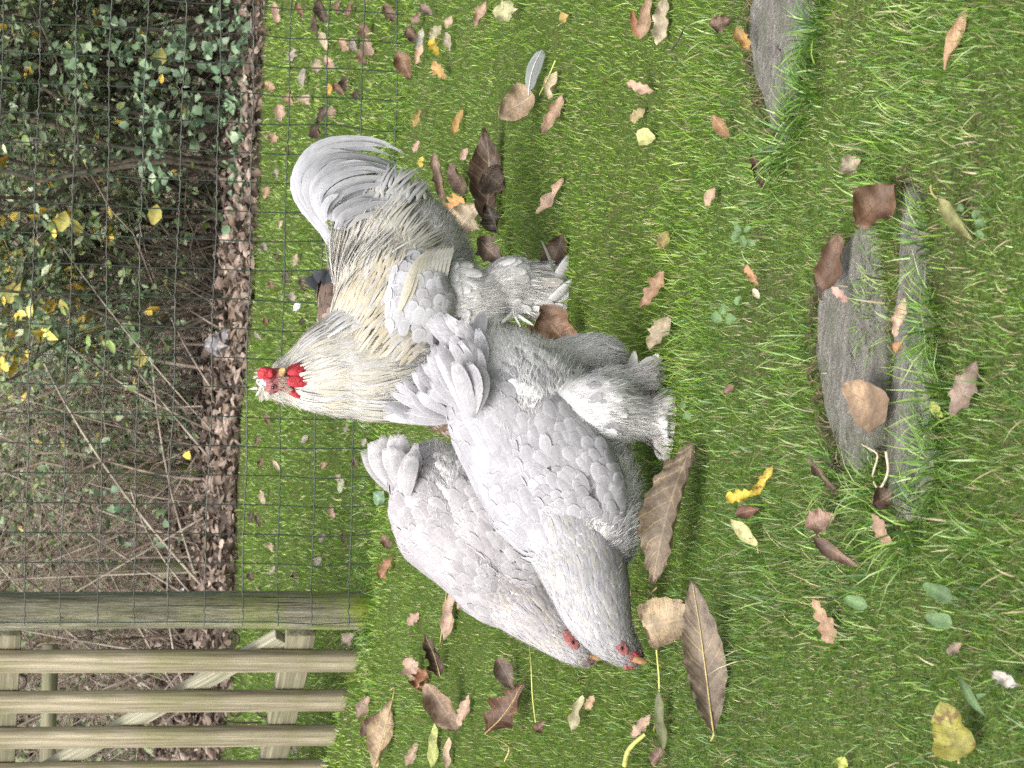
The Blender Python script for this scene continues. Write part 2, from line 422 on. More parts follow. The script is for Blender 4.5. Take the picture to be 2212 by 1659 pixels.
PAL_NEAR = [(.115, .235, .024), (.150, .275, .032), (.060, .140, .020), (.185, .285, .050), (.080, .180, .045), (.28, .37, .15)]
grass = Bag()
for args in [
    dict(n=88000, y0=1.95, y1=3.4, h0=.008, h1=.024, wid=.0014, bend=.6, k=3, palette=PAL_NEAR),
    dict(n=19000, y0=1.95, y1=3.5, h0=.018, h1=.044, wid=.0019, bend=.75, k=4, tuft=.55, palette=PAL_NEAR),
    dict(n=4200, y0=1.95, y1=3.1, h0=.026, h1=.056, wid=.0023, bend=.9, k=4, tuft=.7, palette=PAL_NEAR),
    dict(n=125000, y0=3.3, y1=6.2, h0=.008, h1=.024, wid=.0017, bend=.6, k=3, palette=PAL_FAR),
    dict(n=20000, y0=3.3, y1=6.3, h0=.016, h1=.036, wid=.0021, bend=.8, k=3, tuft=.5, palette=PAL_FAR),
    dict(n=52000, y0=6.0, y1=9.8, h0=.012, h1=.036, wid=.0040, bend=.8, k=3, palette=PAL_FAR),
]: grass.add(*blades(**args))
# taller tufts beside and between the slabs, round the feet of post and gate
def tuft(x, y, n, rad, h0, h1, wid=.0028):
    c = G(x, y); a = rng.uniform(0, 6.28, n); r0 = rad * np.sqrt(rng.uniform(0, 1, n)); X = c[0] + r0 * np.cos(a); Y = c[1] + r0 * np.sin(a)
    H = rng.uniform(h0, h1, n); d = unit(np.stack([np.cos(a) + rng.normal(0, .5, n), np.sin(a) - .35 + rng.normal(0, .5, n), np.zeros(n)], -1)); t = np.linspace(0, 1, 4)[None, :, None]; ln = rng.uniform(.3, 1.1, n)[:, None, None]
    C = np.stack([X, Y, ground_z(X, Y) - .004], -1)[:, None] + H[:, None, None] * (np.array([0, 0, 1.0]) * (t - .38 * ln * t ** 2) + d[:, None] * ln * t ** 1.8)
    b_ = unit(np.cross(d, [0, 0, 1.0]) + rng.normal(0, .3, (n, 3))); W = wid * rng.uniform(.6, 1.2, n)[:, None] * np.array([.9, 1, .72, .06])[None]
    return ribbons(C, b_[:, None] * W[..., None] * .5, col=np.array(PAL_NEAR)[rng.integers(0, 6, n)] * rng.uniform(.75, 1.3, (n, 1)), across=(-1, 1))
for spec in [(1868, 690, 130, .032, .02, .045), (1876, 610, 90, .03, .02, .045), (1700, 310, 200, .045, .03, .07), (1745, 200, 160, .05, .03, .06), (1755, 60, 160, .05, .03, .06), (2010, 700, 150, .04, .03, .07), (2018, 860, 160, .05, .03, .07), (2015, 1000, 160, .05, .03, .07), (1880, 1060, 140, .05, .02, .06), (1990, 520, 120, .04, .03, .06), (1960, 1140, 160, .05, .03, .07), (1810, 1030, 120, .04, .02, .05), (1906, 820, 24, .012, .015, .03)]: grass.add(*tuft(*spec))
for y_ in range(1270, 1400, 10): grass.add(*tuft(798 + rng.uniform(-6, 8), y_, 22, .06, .02, .07, .003))
for y_ in range(0, 1280, 22): grass.add(*tuft(866 - y_ * .06 + rng.uniform(-12, 10), y_ + rng.uniform(-9, 9), int(rng.uniform(4, 20)), .09, .02, .06, .0028))
# dead roots and straw hanging over the slab rims
rim = []
for poly in SLAB_W:
    pr = spline(np.concatenate([poly, poly[:1]]), 500)[:-1]; cen = poly.mean(0)
    far = pr[pr[:, 1] > cen[1] - .015]
    idx = rng.integers(0, len(far), 170); p = far[idx] + rng.normal(0, .010, (170, 2)); o_ = unit(p - cen)
    rim.append(np.column_stack([p + o_ * .012, ground_z(p[:, 0] + o_[:, 0] * .02, p[:, 1] + o_[:, 1] * .02) + .004]))
rim = np.concatenate(rim); n = len(rim); t = np.linspace(0, 1, 4)[None, :, None]
dr = unit(np.column_stack([rng.normal(0, .9, n), rng.normal(-.5, .5, n), np.zeros(n)]))
L = rng.uniform(.012, .045, n)[:, None, None]
C = rim[:, None] + dr[:, None] * L * t + np.array([0, 0, 1.0]) * L * (.5 * t - 1.0 * t ** 2) + rng.normal(0, .002, (n, 4, 3))
cdead = np.array([(.13, .095, .055), (.09, .062, .04), (.20, .155, .085), (.05, .038, .026)])[rng.integers(0, 4, n)]
grass.add(*ribbons(C, unit(np.cross(dr, [0, 0, 1.0]))[:, None] * np.array([.0009, .0009, .0007, .0001])[None, :, None], col=cdead, across=(-1, 1)))
MAT['grass'] = m_attr('grass_blade', .42, .5, .30, .18, 160)
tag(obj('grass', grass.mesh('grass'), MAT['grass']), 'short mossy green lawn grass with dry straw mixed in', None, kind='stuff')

# ---------------------------------------------------------------- wire mesh fence
FY = 6.15
zb = P(870, 300, FY)[2]
pxw = lambda y: P(600, y, FY)[0]
X0 = pxw(80); step = (pxw(80) - pxw(396.5)) / 5.0
g = M('green_coated_wire'); oc = g.n('TexCoord').outputs['Object']; n_ = g.noise(oc, 30, 3)
wire_mat = g.done(g.mix(g.ss(n_, .35, .65), (.014, .028, .018), (.034, .046, .036)), .45, .5)
g = M('grey_shine_wire'); oc = g.n('TexCoord').outputs['Object']; n_ = g.noise(oc, 30, 3)
wire_grey = g.done(g.mix(g.ss(n_, .35, .65), (.028, .033, .028), (.070, .072, .060)), .45, .5)  # paler grey: shine on the upper cross wires put into the colour
post_x = P(600, 1326, FY)[0]
fence = thing('wire_fence', 'green welded wire mesh fence stretched across the lawn behind the birds', 'fence', (post_x, FY, SLOPE * post_x))
floc = np.array(fence.location)
zt = 1.28
xr = 1.62
nv = int((xr - (post_x + .03)) / step)
xv = [X0 + i * step for i in range(-40, 40) if post_x - .035 < X0 + i * step < xr]
xv = sorted(xv)
zz = np.linspace(0, 1, 12)
base_wire = None
for i, x in enumerate(xv):
    if base_wire is None or i % 6 == 0:
        kink = .0030 * rng.normal(size=12); kink[0] = kink[-1] = 0
        Cw = np.column_stack([kink, np.zeros(12), zz * (zt - zb + .05) - .05])
        base_wire = np_mesh('wire', *tubes(Cw[None], np.full((1, 12), .0018), 6)[:2])
    o = obj('wire', base_wire, wire_mat, fence, (x - floc[0], 0, zb - floc[2]))
# horizontal wires; two close together at the bottom; small crimps in every cell
zs = [P(v, 0, FY)[2] for v in (857, 880)]
zh = [P(10 + 77.6 * i, 0, FY)[2] for i in range(11)]
zh = zh + [zh[0] + .101 * k for k in (1, 2)] + zs
xa, xb = post_x - .03, xr
for i, z in enumerate(zh):
    nn = 4 * len(xv); xx = np.linspace(xa, xb, nn * 2)
    ph = (xx - X0) / step + .35 * (i % 2)
    fr = ph - np.floor(ph)
    kz = .0034 * np.interp(fr, [0, .30, .42, .58, .72, 1.0], [-.3, -.3, .9, -.9, .3, -.3]) + .0012 * np.sin(xx * 7 + i)
    xend = xx.copy()
    Cw = np.column_stack([xend - floc[0], np.full(len(xx), -.0030) - .022 * np.clip((post_x + .075 - xx) / .075, 0, 1) ** .6, kz + z + .004 * np.sin(xx * 2.1 + i * 1.7) + .002 * np.sin(xx * 13 + i) - floc[2]])
    # the picture shows the rows dead level with the posts square to them
    me = np_mesh('cross_wire', *tubes(Cw[None], np.full((1, len(xx)), .0019), 6)[:2])
    obj('cross_wire', me, wire_grey if z > .35 else wire_mat, fence)

# round fence post
g = M('weathered_post'); oc = g.n('TexCoord').outputs['Object']
a1 = g.noise(g.mapped(oc, (90, 90, 4.5)), 1, 5, .65, .5); a2 = g.noise(g.mapped(oc, (330, 330, 22)), 1, 3, .7); a4 = g.noise(g.mapped(oc, (150, 150, 1.6), (0.02, .015, 0)), 1, 2, .5); a3 = g.noise(oc, 7, 4, .6)
c = g.mix(g.ss(a1, .3, .7), (.095, .088, .064), (.240, .225, .170)); c = g.mix(g.math('MULTIPLY', g.ss(a3, .45, .7), .5), c, (.14, .155, .06))
sep = g.n('SeparateXYZ', {0: oc}); moss = g.math('MULTIPLY', g.ss(sep.outputs[2], .55, .0), g.ss(a3, .35, .6))
c = g.mix(g.math('MULTIPLY', moss, .8), c, (.17, .22, .02)); c = g.mix(g.ss(a1, .36, .30), c, (.02, .018, .014)); c = g.scale(c, g.ss(a2, .3, .7, .65, 1.3)); c = g.mix(g.ss(a4, .34, .31), c, (.018, .016, .012))
post_mat = g.done(c, .9, .15, bump=g.math('ADD', a1, a2), bstr=.6, bdist=.006)
post = thing('fence_post', 'round grey-green wooden fence post where the wire mesh ends beside the gate', 'post', (post_x, FY + .055, SLOPE * post_x))
k = 16; tt = np.linspace(0, 1, k)
Cp = np.column_stack([.004 * np.sin(tt * 5), .0 * tt, tt * 1.5 - .12]); Rp = .051 + .0016 * np.sin(tt * 9) ; Rp[-1] *= .9
V, Fc, _, _ = tubes(Cp[None], Rp[None], 22)
ang = np.arctan2(V[:, 1], V[:, 0]); V[:, :2] *= (1 + .014 * np.sin(5 * ang + 1) + .01 * np.sin(9 * ang))[:, None]
top = ellipsoid((0.003, 0, 1.38), np.eye(3), (.048, .048, .012), 22, 7)
bg_ = Bag().add(V, Fc).add(*top[:2])
obj('shaft', bg_.mesh('shaft'), post_mat, post)
for z in (zh[2], zh[4]):
    Cst = np.array([[-.012, -.0530, z - .008], [-.012, -.059, z - .004], [-.011, -.061, z], [-.012, -.059, z + .004], [-.012, -.0530, z + .008]]) - np.array([0, 0, SLOPE * post_x])
    obj('staple', np_mesh('staple', *tubes(Cst[None], np.full((1, 5), .0016), 5)[:2]), wire_grey, post)

# ---------------------------------------------------------------- picket gate, swung open away from the viewer
pine = m_wood('pale_pine', (.20, .170, .115), (.345, .300, .215), (.205, .195, .095), 2, .65, 5.0)
rail_m = m_wood('rail_pine', (.15, .135, .095), (.25, .225, .155), (.15, .155, .08), 0, .5, 5.0)
brace_m = m_wood('brace_pine', (.25, .235, .17), (.38, .355, .27), (.24, .25, .15), 0, .4, 5.0)
th = math.radians(50); gd = np.array([-math.cos(th), math.sin(th), 0]); gn = np.array([-math.sin(th), -math.cos(th), 0]); gup = np.array([0, 0, 1.0])
A = P(700, 1422, 6.36); A[2] = SLOPE * A[0]
gate = thing('picket_gate', 'pale wooden picket gate standing open to one side of the round post', 'gate', A)
def gpart(name, c, half, mat, ax=(gd, gn, gup), label=None, bev=.004):
    V, Fc = box((0, 0, 0), np.eye(3), half)
    me = np_mesh(name, V, Fc, smooth=False); o = obj(name, me, mat, gate, loc=c)
    Mx = Matrix([[ax[0][i], ax[1][i], ax[2][i]] for i in range(3)]); o.rotation_euler = Mx.to_euler()
    bm = o.modifiers.new('bevel', 'BEVEL'); bm.width = bev; bm.segments = 3; return o
# solve picket spacing along the gate so that it meets the measured columns
def along(ypx):
    d = ray(500, ypx); # intersect vertical gate plane
    t = np.dot(A - EYE, gn) / np.dot(d, gn); p = EYE + d * t; return np.dot(p - A, gd)
cent = [along(y) for y in (1428, 1514, 1590, 1664, 1736, 1806, 1872)]
def zat(xpx, ypx):
    d = ray(xpx, ypx); t = np.dot(A - EYE, gn) / np.dot(d, gn); return (EYE + d * t)[2] - A[2]
pt = .016
for i, s_ in enumerate(cent):
    gpart('picket', gd * s_ + gn * .0 + gup * (-.025 + .62), (.041, pt, .62), pine, bev=.009)
zl = zat(1053 - 414, 1440); zl = zat(640, 1440)
zu = zat(10, 1440)
s0, s1 = cent[0] - .10, cent[-1] + .05
rh = .052
for z_ in (zl, zu + .0):
    gpart('rail', gd * (s0 + s1) / 2 - gn * (pt + .0205) + gup * z_, ((s1 - s0) / 2, .0200, rh / 1.25), rail_m)
p0 = gd * (s0 + .03) - gn * (pt + .0175 + .002) + gup * (zl + .05); p1 = gd * (cent[3] + .05) - gn * (pt + .0175 + .002) + gup * (zu - .13)
bd = unit(p1 - p0); L = np.linalg.norm(p1 - p0)
gpart('brace', (p0 + p1) / 2, (L / 2, .0165, .026), brace_m, (bd, gn, unit(np.cross(bd, gn))))

# ---------------------------------------------------------------- things seen through the gate
rust = flat('rusted_iron', (.055, .040, .030), .8, .3, .35)
st = P(500, 1480, 8.2); st[2] = SLOPE * st[0]
stand = thing('plant_stand', 'rusty iron plant stand with scrolls seen through the gate', 'plant stand', st)
for j, yy in enumerate((1405, 1445, 1585)):
    b0 = P(560, yy, 8.2) - st; b0[2] = 0
    Cw = np.array([b0 + np.array([0, 0, z_]) for z_ in np.linspace(-.02, .62, 5)])
    obj('rod', np_mesh('rod', *tubes(Cw[None], np.full((1, 5), .006), 6)[:2]), rust, stand)
for j, (xx, yy, sg) in enumerate(((500, 1378, 1), (505, 1535, -1), (575, 1530, 1), (40, 1470, 1))):
    c0 = P(xx, yy, 8.19) - st; tt = np.linspace(0, 1, 26); an = tt * 8.5; rr = .045 * (1 - .75 * tt)
    Cw = np.column_stack([sg * rr * np.cos(an), 0 * tt, rr * np.sin(an)]) + c0
    Cw = np.concatenate([[c0 + np.array([sg * .045, 0, -.10])], Cw])
    obj('scroll', np_mesh('scroll', *tubes(Cw[None], np.full((1, 27), .005), 6)[:2]), rust, stand)
bc = P(105, 1560, 9.0); bz = SLOPE * bc[0]
bar = thing('garden_trestle', 'pale wooden trestle rail seen between the gate pickets', 'trestle', (bc[0], 9.0, bz))
hz = bc[2] - bz
for name, c, half in (('rail', (0, 0, hz), (.30, .025, .030)), ('leg', (-.26, 0.0, hz / 2 - .02), (.03, .028, hz / 2 - .016)), ('leg', (.24, 0.0, hz / 2 - .02), (.03, .028, hz / 2 - .016))):
    V, Fc = box((0, 0, 0), np.eye(3), half); obj(name, np_mesh(name, V, Fc, smooth=False), rail_m, bar, c)

# ---------------------------------------------------------------- hedge and undergrowth behind the fence
bark_dark = flat('dark_bark', (.075, .064, .048), .9, .15, .5, 25)
bark_grey = flat('grey_twig', (.24, .205, .165), .9, .15, .5, 9)
bark_red = flat('brown_twig', (.185, .145, .115), .9, .15, .55, 9)
MAT['bleaf'] = m_attr('shrub_leaf', .5, .4, .22, .22, 30)
def branches(n, base, spread, h0, h1, lean, r0, wig, seed, base_spread, k=9, yaw=None):
    r = np.random.default_rng(seed)
    b0 = np.stack([base[0] + r.normal(0, base_spread, n), base[1] + r.normal(0, base_spread * .6, n), np.zeros(n)], -1)
    b0[:, 2] = SLOPE * b0[:, 0] - .03
    az = r.uniform(0, 2 * math.pi, n); H = r.uniform(h0, h1, n); ln = r.uniform(.1, 1, n) * lean
    t = np.linspace(0, 1, k)[None, :, None]
    d = np.stack([np.cos(az), np.sin(az) * .6, np.zeros(n)], -1)
    C = b0[:, None] + H[:, None, None] * (np.array([0, 0, 1.0]) * (t - .25 * ln[:, None, None] * t ** 2) + d[:, None] * ln[:, None, None] * t ** 1.5)
    C = C + np.cumsum(r.normal(0, wig, (n, k, 3)) * H[:, None, None] / k, 1)
    R = r0 * r.uniform(.45, 1.2, n)[:, None] * np.linspace(1, .25, k)[None]
    return C, R
def side_twigs(C, n, L0, L1, r0, seed, k=6, droop=.3):
    r = np.random.default_rng(seed); i = r.integers(0, len(C), n); j = r.uniform(.15, .98, n) * (C.shape[1] - 1)
    a = j.astype(int); f = (j - a)[:, None]; p = C[i, a] * (1 - f) + C[i, np.minimum(a + 1, C.shape[1] - 1)] * f
    d = unit(r.normal(0, 1, (n, 3)) * np.array([1, .8, .7]) + np.array([0, 0, .35])); L = r.uniform(L0, L1, n)[:, None, None]
    t = np.linspace(0, 1, k)[None, :, None]
    D = p[:, None] + d[:, None] * L * t + np.array([0, 0, -1.0]) * L * droop * t ** 2 + np.cumsum(r.normal(0, .05, (n, k, 3)) * L / k * 2, 1)
    D[..., 2] = np.maximum(D[..., 2], .01)
    return D, r0 * r.uniform(.5, 1.2, n)[:, None] * np.linspace(1, .35, k)[None]
def leaves_at(p, size, cols, seed, flat_=.5, aspect=.55, face=None):
    """folded pointed leaves, four quads each"""
    r = np.random.default_rng(seed); n = len(p); L = size * r.uniform(.6, 1.3, n)
    d = unit(r.normal(0, 1, (n, 3)) * np.array([1, 1, .6]) + np.array([0, 0, -.25]))
    nn = unit(r.normal(0, .7, (n, 3)) + np.array([0, -.55, .8])); b = unit(np.cross(d, nn)); nn = np.cross(b, d)
    t = np.linspace(0, 1, 4)[None, :, None]
    C = p[:, None] + L[:, None, None] * (d[:, None] * t - nn[:, None] * .22 * t ** 2)
    prof = np.array([.25, .95, .80, .04])[None] * (L * aspect * .5 * r.uniform(.7, 1.25, n))[:, None]
    c = np.asarray(cols)[r.integers(0, len(cols), n)] * r.uniform(.7, 1.25, (n, 1))
    return ribbons(C, b[:, None] * prof[..., None], np.repeat(nn[:, None], 4, 1), -prof * .35, c, (-1, 0, 1))
def on_branches(C, n, seed, lo=.2, sp=.03, zmax=9, zmin=0):
    r = np.random.default_rng(seed); i = r.integers(0, len(C), n); j = r.uniform(lo, .999, n) * (C.shape[1] - 1); a = j.astype(int); f = (j - a)[:, None]
    p = C[i, a] * (1 - f) + C[i, np.minimum(a + 1, C.shape[1] - 1)] * f + r.normal(0, sp, (n, 3))
    return p[(p[:, 2] < zmax) & (p[:, 2] > zmin + SLOPE * p[:, 0])]
GREEN = [(.10, .155, .065), (.13, .19, .085), (.075, .12, .045), (.18, .24, .13), (.17, .22, .07)]
PALE = [(.18, .26, .15), (.14, .22, .12), (.22, .28, .17), (.11, .18, .085)]
YELL = [(.50, .36, .05), (.58, .44, .08), (.46, .42, .12), (.40, .25, .04)]
DARK = [(.045, .068, .032), (.060, .088, .038), (.080, .110, .050), (.035, .050, .024)]
def shrub(name, label, base, n, h, lean, r0, mat, twn, twL, nleaf, cols, size, seed, group='shrubs in the hedge behind the fence', bs=.16, zmax=9, extra=(), wig=.35):
    loc = np.array([base[0], base[1], SLOPE * base[0]])
    root = thing(name, label, 'shrub', loc, group)
    C, R = branches(n, base, 0, h[0], h[1], lean, r0, wig, seed, bs)
    b_ = Bag().add(*tubes(C, R, 6)[:2]); obj('stem', b_.mesh('stem', loc), mat, root)['kind'] = 'stuff'
    if twn:
        D, Rt = side_twigs(C, twn, twL[0], twL[1], r0 * .28, seed + 1); D2, Rt2 = side_twigs(D, twn, twL[0] * .4, twL[1] * .5, r0 * .18, seed + 2)
        b_ = Bag().add(*tubes(D, Rt, 4)[:2]).add(*tubes(D2, Rt2, 4)[:2]); obj('twig', b_.mesh('twig', loc), mat, root)['kind'] = 'stuff'
    else: D = C
    if nleaf:
        p = np.concatenate([on_branches(D, nleaf, seed + 3, zmax=zmax), on_branches(C, nleaf // 3, seed + 4, .3, zmax=zmax)])
        b_ = Bag().add(*leaves_at(p, size, cols, seed + 5))
        for (ne, ce, zl0, zl1, se) in extra:
            pe = on_branches(D, ne, seed + 7, zmax=zl1, zmin=zl0); b_.add(*leaves_at(pe, se, ce, seed + 8))
        obj('foliage', b_.mesh('foliage', loc), MAT['bleaf'], root)['kind'] = 'stuff'
    return root
shrub('shrub', 'dense green shrub with dark upright stems rising behind the cock\'s tail', (1.28, 10.7), 34, (1.3, 2.4), .40, .016, bark_dark, 240, (.2, .6), 3200, GREEN + DARK, .044, 301, extra=((320, PALE, 0, 1.2, .05), (110, YELL, .1, 2, .05), (120, [(.36,.40,.27),(.42,.44,.34)], .2, 1.5, .035)))
shrub('shrub', 'dark leafy shrub with bundled thin stems at the outer end of the hedge', (1.95, 11.0), 30, (1.2, 2.2), .45, .013, bark_dark, 240, (.2, .6), 3200, DARK + GREEN, .042, 331, extra=((200, PALE, 0, 1.2, .045), (110, YELL, .2, 2, .05), (120, [(.36,.40,.27),(.42,.44,.34)], .2, 1.5, .035)))
shrub('shrub', 'shrub with a spray of yellow and orange leaves among green ones', (.62, 10.9), 22, (1.2, 2.2), .55, .014, bark_dark, 160, (.2, .55), 1800, GREEN, .046, 361, extra=((300, YELL, .50, 1.6, .08), (260, [(.34, .40, .18), (.28, .38, .13), (.42, .46, .28)], .40, 1.8, .065), (160, PALE, 0, .8, .045)))
shrub('shrub', 'thin green shrub with a tangle of fine twigs behind the cock\'s head', (.02, 11.3), 18, (1.0, 2.0), .7, .010, bark_grey, 210, (.2, .6), 2300, GREEN + PALE[2:], .040, 391, extra=((160, PALE, 0, 1.2, .045), (50, YELL, .2, 1.4, .05), (120, [(.36,.40,.27),(.42,.44,.34)], .1, 1.4, .03)))
shrub('bramble_bush', 'bare brown bramble bush with a thicket of criss-crossing twigs', (-.55, 11.3), 34, (.9, 1.8), .95, .0085, bark_red, 330, (.2, .7), 420, [(.15, .19, .07), (.12, .17, .06), (.19, .22, .11)], .035, 421, bs=.3)
shrub('bramble_bush', 'bare grey-brown thicket standing behind the picket gate', (-1.45, 11.2), 30, (.9, 1.8), .95, .0085, bark_red, 300, (.2, .7), 90, [(.14, .11, .05), (.10, .13, .05)], .04, 451, bs=.3)
# long pale bramble canes
r = np.random.default_rng(5); n = 26
b0 = np.stack([r.uniform(-1.7, -.1, n), r.uniform(10.4, 11.2, n), np.zeros(n)], -1); b0[:, 2] = SLOPE * b0[:, 0]
dd = unit(np.stack([r.normal(.25, .8, n), r.normal(.2, .3, n), r.uniform(.5, 1.4, n)], -1)); t = np.linspace(0, 1, 8)[None, :, None]
C = b0[:, None] + dd[:, None] * t * r.uniform(.6, 1.7, n)[:, None, None] - np.array([0, 0, .5]) * t ** 2 * r.uniform(0, .8, n)[:, None, None]
Cl = np.array([-.8, 10.8, SLOPE * -.8])
o = obj('bramble_canes', Bag().add(*tubes(C, r.uniform(.004, .0085, n)[:, None] * np.linspace(1, .5, 8)[None], 5)[:2]).mesh('bramble_canes', Cl), bark_grey, loc=Cl)
tag(o, 'pale arching bramble canes in front of the thicket', None, kind='stuff')
# ivy trailing along the hedge foot and up the stems
pts = []
for (x0, y0, x1, y1, nn, sp, Yd) in ((235, 10, 250, 130, 40, .05, 10.25), (300, 60, 320, 330, 60, .07, 10.2), (380, 60, 440, 300, 90, .07, 10.15), (330, 250, 340, 400, 70, .06, 10.1), (160, 100, 180, 210, 60, .06, 10.3),
        (470, 20, 530, 480, 170, .05, 10.0), (520, 20, 545, 330, 120, .03, 9.9), (260, 600, 300, 780, 50, .08, 10.7), (60, 560, 140, 760, 60, .10, 10.6), (200, 1060, 350, 1180, 30, .08, 10.6)):
    tt = r.uniform(0, 1, nn); pp = np.array([P(x0 + (x1 - x0) * a, y0 + (y1 - y0) * a, Yd) for a in tt]); pts.append(pp + r.normal(0, sp, pp.shape) * np.array([.7, 1, .7]))
pts = np.concatenate(pts); pts[:, 2] = np.maximum(pts[:, 2], SLOPE * pts[:, 0] + .015)
Il = np.array([1.0, 10.0, -.03])
o = obj('ivy', Bag().add(*leaves_at(pts, .040, PALE + [(.08, .14, .08), (.07, .11, .06), (.11, .17, .10)], 77, aspect=.95)).mesh('ivy', Il), MAT['bleaf'], loc=Il); tag(o, 'grey-green ivy leaves trailing along the foot of the hedge', None, kind='stuff')
# yellow leaves that can be told apart
ylp = [(8, 640), (30, 700), (62, 640), (38, 690), (95, 720), (85, 742), (60, 755), (110, 520), (125, 470), (140, 480), (100, 455), (20, 655), (5, 770), (25, 770), (60, 780), (10, 800), (135, 480), (330, 485), (242, 505), (240, 485), (335, 425), (320, 680), (343, 668), (340, 145), (378, 180), (305, 800), (212, 812), (60, 160), (15, 60), (300, 792), (350, 160), (250, 300), (530, 198), (402, 990), (82, 470), (130, 500), (118, 495), (45, 745), (75, 660)]
yr = thing('yellow_shrub', 'low shrub with single bright yellow leaves hanging above the cock\'s back', 'shrub', (.42, 10.5, SLOPE * .42), 'shrubs in the hedge behind the fence')
yl = np.array(yr.location)
def one_leaf_mesh(seed):
    V, Fc, uv, c = leaves_at(np.zeros((1, 3)), .085, [(1, 1, 1)], seed, aspect=.62); return np_mesh('leaf', V, Fc, uv, c * 0 + .5)
ylm = [one_leaf_mesh(900 + i) for i in range(6)]
YM = []
for i, c in enumerate([(.58, .43, .07), (.50, .34, .05), (.52, .46, .14)]): YM.append(flat('yellow_leaf', c, .5, .4, .18, 40))
for m_ in range(6): ylm[m_].materials.append(YM[m_ % 3])
tips = []
for i, (x, y) in enumerate(ylp):
    Yd = 10.35 + .35 * r.uniform(); p = P(x, y, Yd); tips.append(p); obj('leaf', ylm[i % 6], None, yr, p - yl)
tips = np.array(tips); n = len(tips); t = np.linspace(0, 1, 6)[None, :, None]
b0 = yl + np.stack([r.normal(0, .09, n), r.normal(.1, .06, n), np.full(n, -.02)], -1)
C = b0[:, None] * (1 - t) + tips[:, None] * t + np.array([0, 0, .28]) * np.sin(t * 3.14) * np.abs(tips[:, None, :1] - yl[0]) 
o = obj('stem', Bag().add(*tubes(C - yl, np.linspace(.004, .0012, 6)[None], 4)[:2]).mesh('stem'), bark_dark, yr); o['kind'] = 'stuff'
# far undergrowth
n = 34000; X = r.uniform(-4.2, 4.2, n); Y = 11.9 + r.uniform(0, 1, n) ** .8 * 5.0; Z = SLOPE * X + r.uniform(0, 1, n) ** 1.25 * (1.5 + .5 * field(X, Y, 1.2))
hole = field(X * 1.5, Z * 2.2 + Y, 2.4) > -.75; X, Y, Z = X[hole], Y[hole], Z[hole]
left = X < -.45 + .3 * field(Z, Y, 2)
far = Bag()
V = leaves_at(np.stack([X, Y, Z], -1)[~left], .066, GREEN + DARK + PALE + [(.30, .33, .14), (.36, .40, .29), (.42, .45, .36), (.40, .30, .07)], 611); far.add(*V)
V = leaves_at(np.stack([X, Y, Z], -1)[left][::2], .06, [(.18, .16, .11), (.13, .14, .075), (.24, .22, .16), (.13, .19, .075), (.34, .32, .26), (.16, .22, .09), (.22, .26, .13)], 612); far.add(*V)
Fl = np.array([0, 13.0, 0.0])
o = obj('undergrowth', far.mesh('undergrowth', Fl), MAT['bleaf'], loc=Fl); tag(o, 'mixed green and brown undergrowth deeper in the hedge', None, kind='stuff')
C, R = branches(420, (0, 13.0), 0, .7, 2.0, .8, .008, .35, 641, 1.0); C[..., 0] = C[..., 0] * 1.6
D, Rt = side_twigs(C, 700, .2, .7, .0028, 642)
o = obj('thicket', Bag().add(*tubes(C, R, 4)[:2]).add(*tubes(D, Rt, 3)[:2]).mesh('thicket', Fl), bark_red, loc=Fl); tag(o, 'brown thicket of stems deeper in the hedge', None, kind='stuff')
# a tall far hedge mass that closes the view
n = 9000; X = r.uniform(-9, 9, n); Y = r.uniform(17.5, 20, n); Z = r.uniform(-.2, 3.2, n)
o = obj('far_hedge', Bag().add(*leaves_at(np.stack([X, Y, Z], -1), .26, DARK + GREEN, 613)).mesh('far_hedge', (0, 18, 0)), MAT['bleaf'], loc=(0, 18, 0)); tag(o, 'dark hedge closing the view at the back', None, kind='stuff')

# mossy posts standing in the hedge
for (x0, x1, y0, wpx, Yd, lab) in ((175, 432, 1027, 52, 11.5, 'mossy dark wooden post in the hedge, the thicker of two'), (185, 408, 1228, 30, 11.6, 'short mossy post in the bare thicket near the picket gate')):
    b0 = P(x1, y0, Yd); b0[2] = SLOPE * b0[0]; tz = P(x0, y0, Yd)[2] - b0[2]; rr = wpx / 2 / FPX * Yd
    kk = np.linspace(0, 1, 8); V, Fc, _, _ = tubes(np.column_stack([.01 * np.sin(kk * 4), 0 * kk, kk * (tz + .06) - .06])[None], (rr * (1.06 - .1 * kk))[None], 14)
    tp = ellipsoid((.01 * math.sin(4), 0, tz), np.eye(3), (rr * .95, rr * .95, .02), 14, 7)
    tag(obj('hedge_post', Bag().add(V, Fc).add(*tp[:2]).mesh('hedge_post'), post_mat, loc=b0), lab, 'post', 'old posts standing in the hedge')

# leaf litter under the hedge
n = 11000; X = r.uniform(-3.0, 3.0, n); Y = 9.45 + .14 * field(X, X * 0, 4.0) + r.uniform(0, 1, n) ** 1.15 * 4.2
pl = np.stack([X, Y, SLOPE * X + .012 + .05 * r.uniform(0, 1, n) ** 2], -1)
LIT = [(.150, .110, .085), (.195, .150, .122), (.105, .076, .060), (.26, .205, .165), (.058, .042, .034), (.15, .108, .078)]
rr_ = np.random.default_rng(88); L = .058 * rr_.uniform(.5, 1.35, n); az = rr_.uniform(0, 6.28, n)
d = unit(np.stack([np.cos(az), np.sin(az), rr_.normal(.1, .35, n)], -1)); nn = unit(rr_.normal(0, .55, (n, 3)) + np.array([0, -.25, .8])); b = unit(np.cross(d, nn)); nn = np.cross(b, d)
t = np.linspace(-.5, .5, 5)[None, :, None]; cur = rr_.normal(0, .6, n)[:, None, None]
C = pl[:, None] + L[:, None, None] * (d[:, None] * t + nn[:, None] * cur * (t ** 2))
prof = np.array([.15, .8, 1, .75, .05])[None] * (L * .28)[:, None]
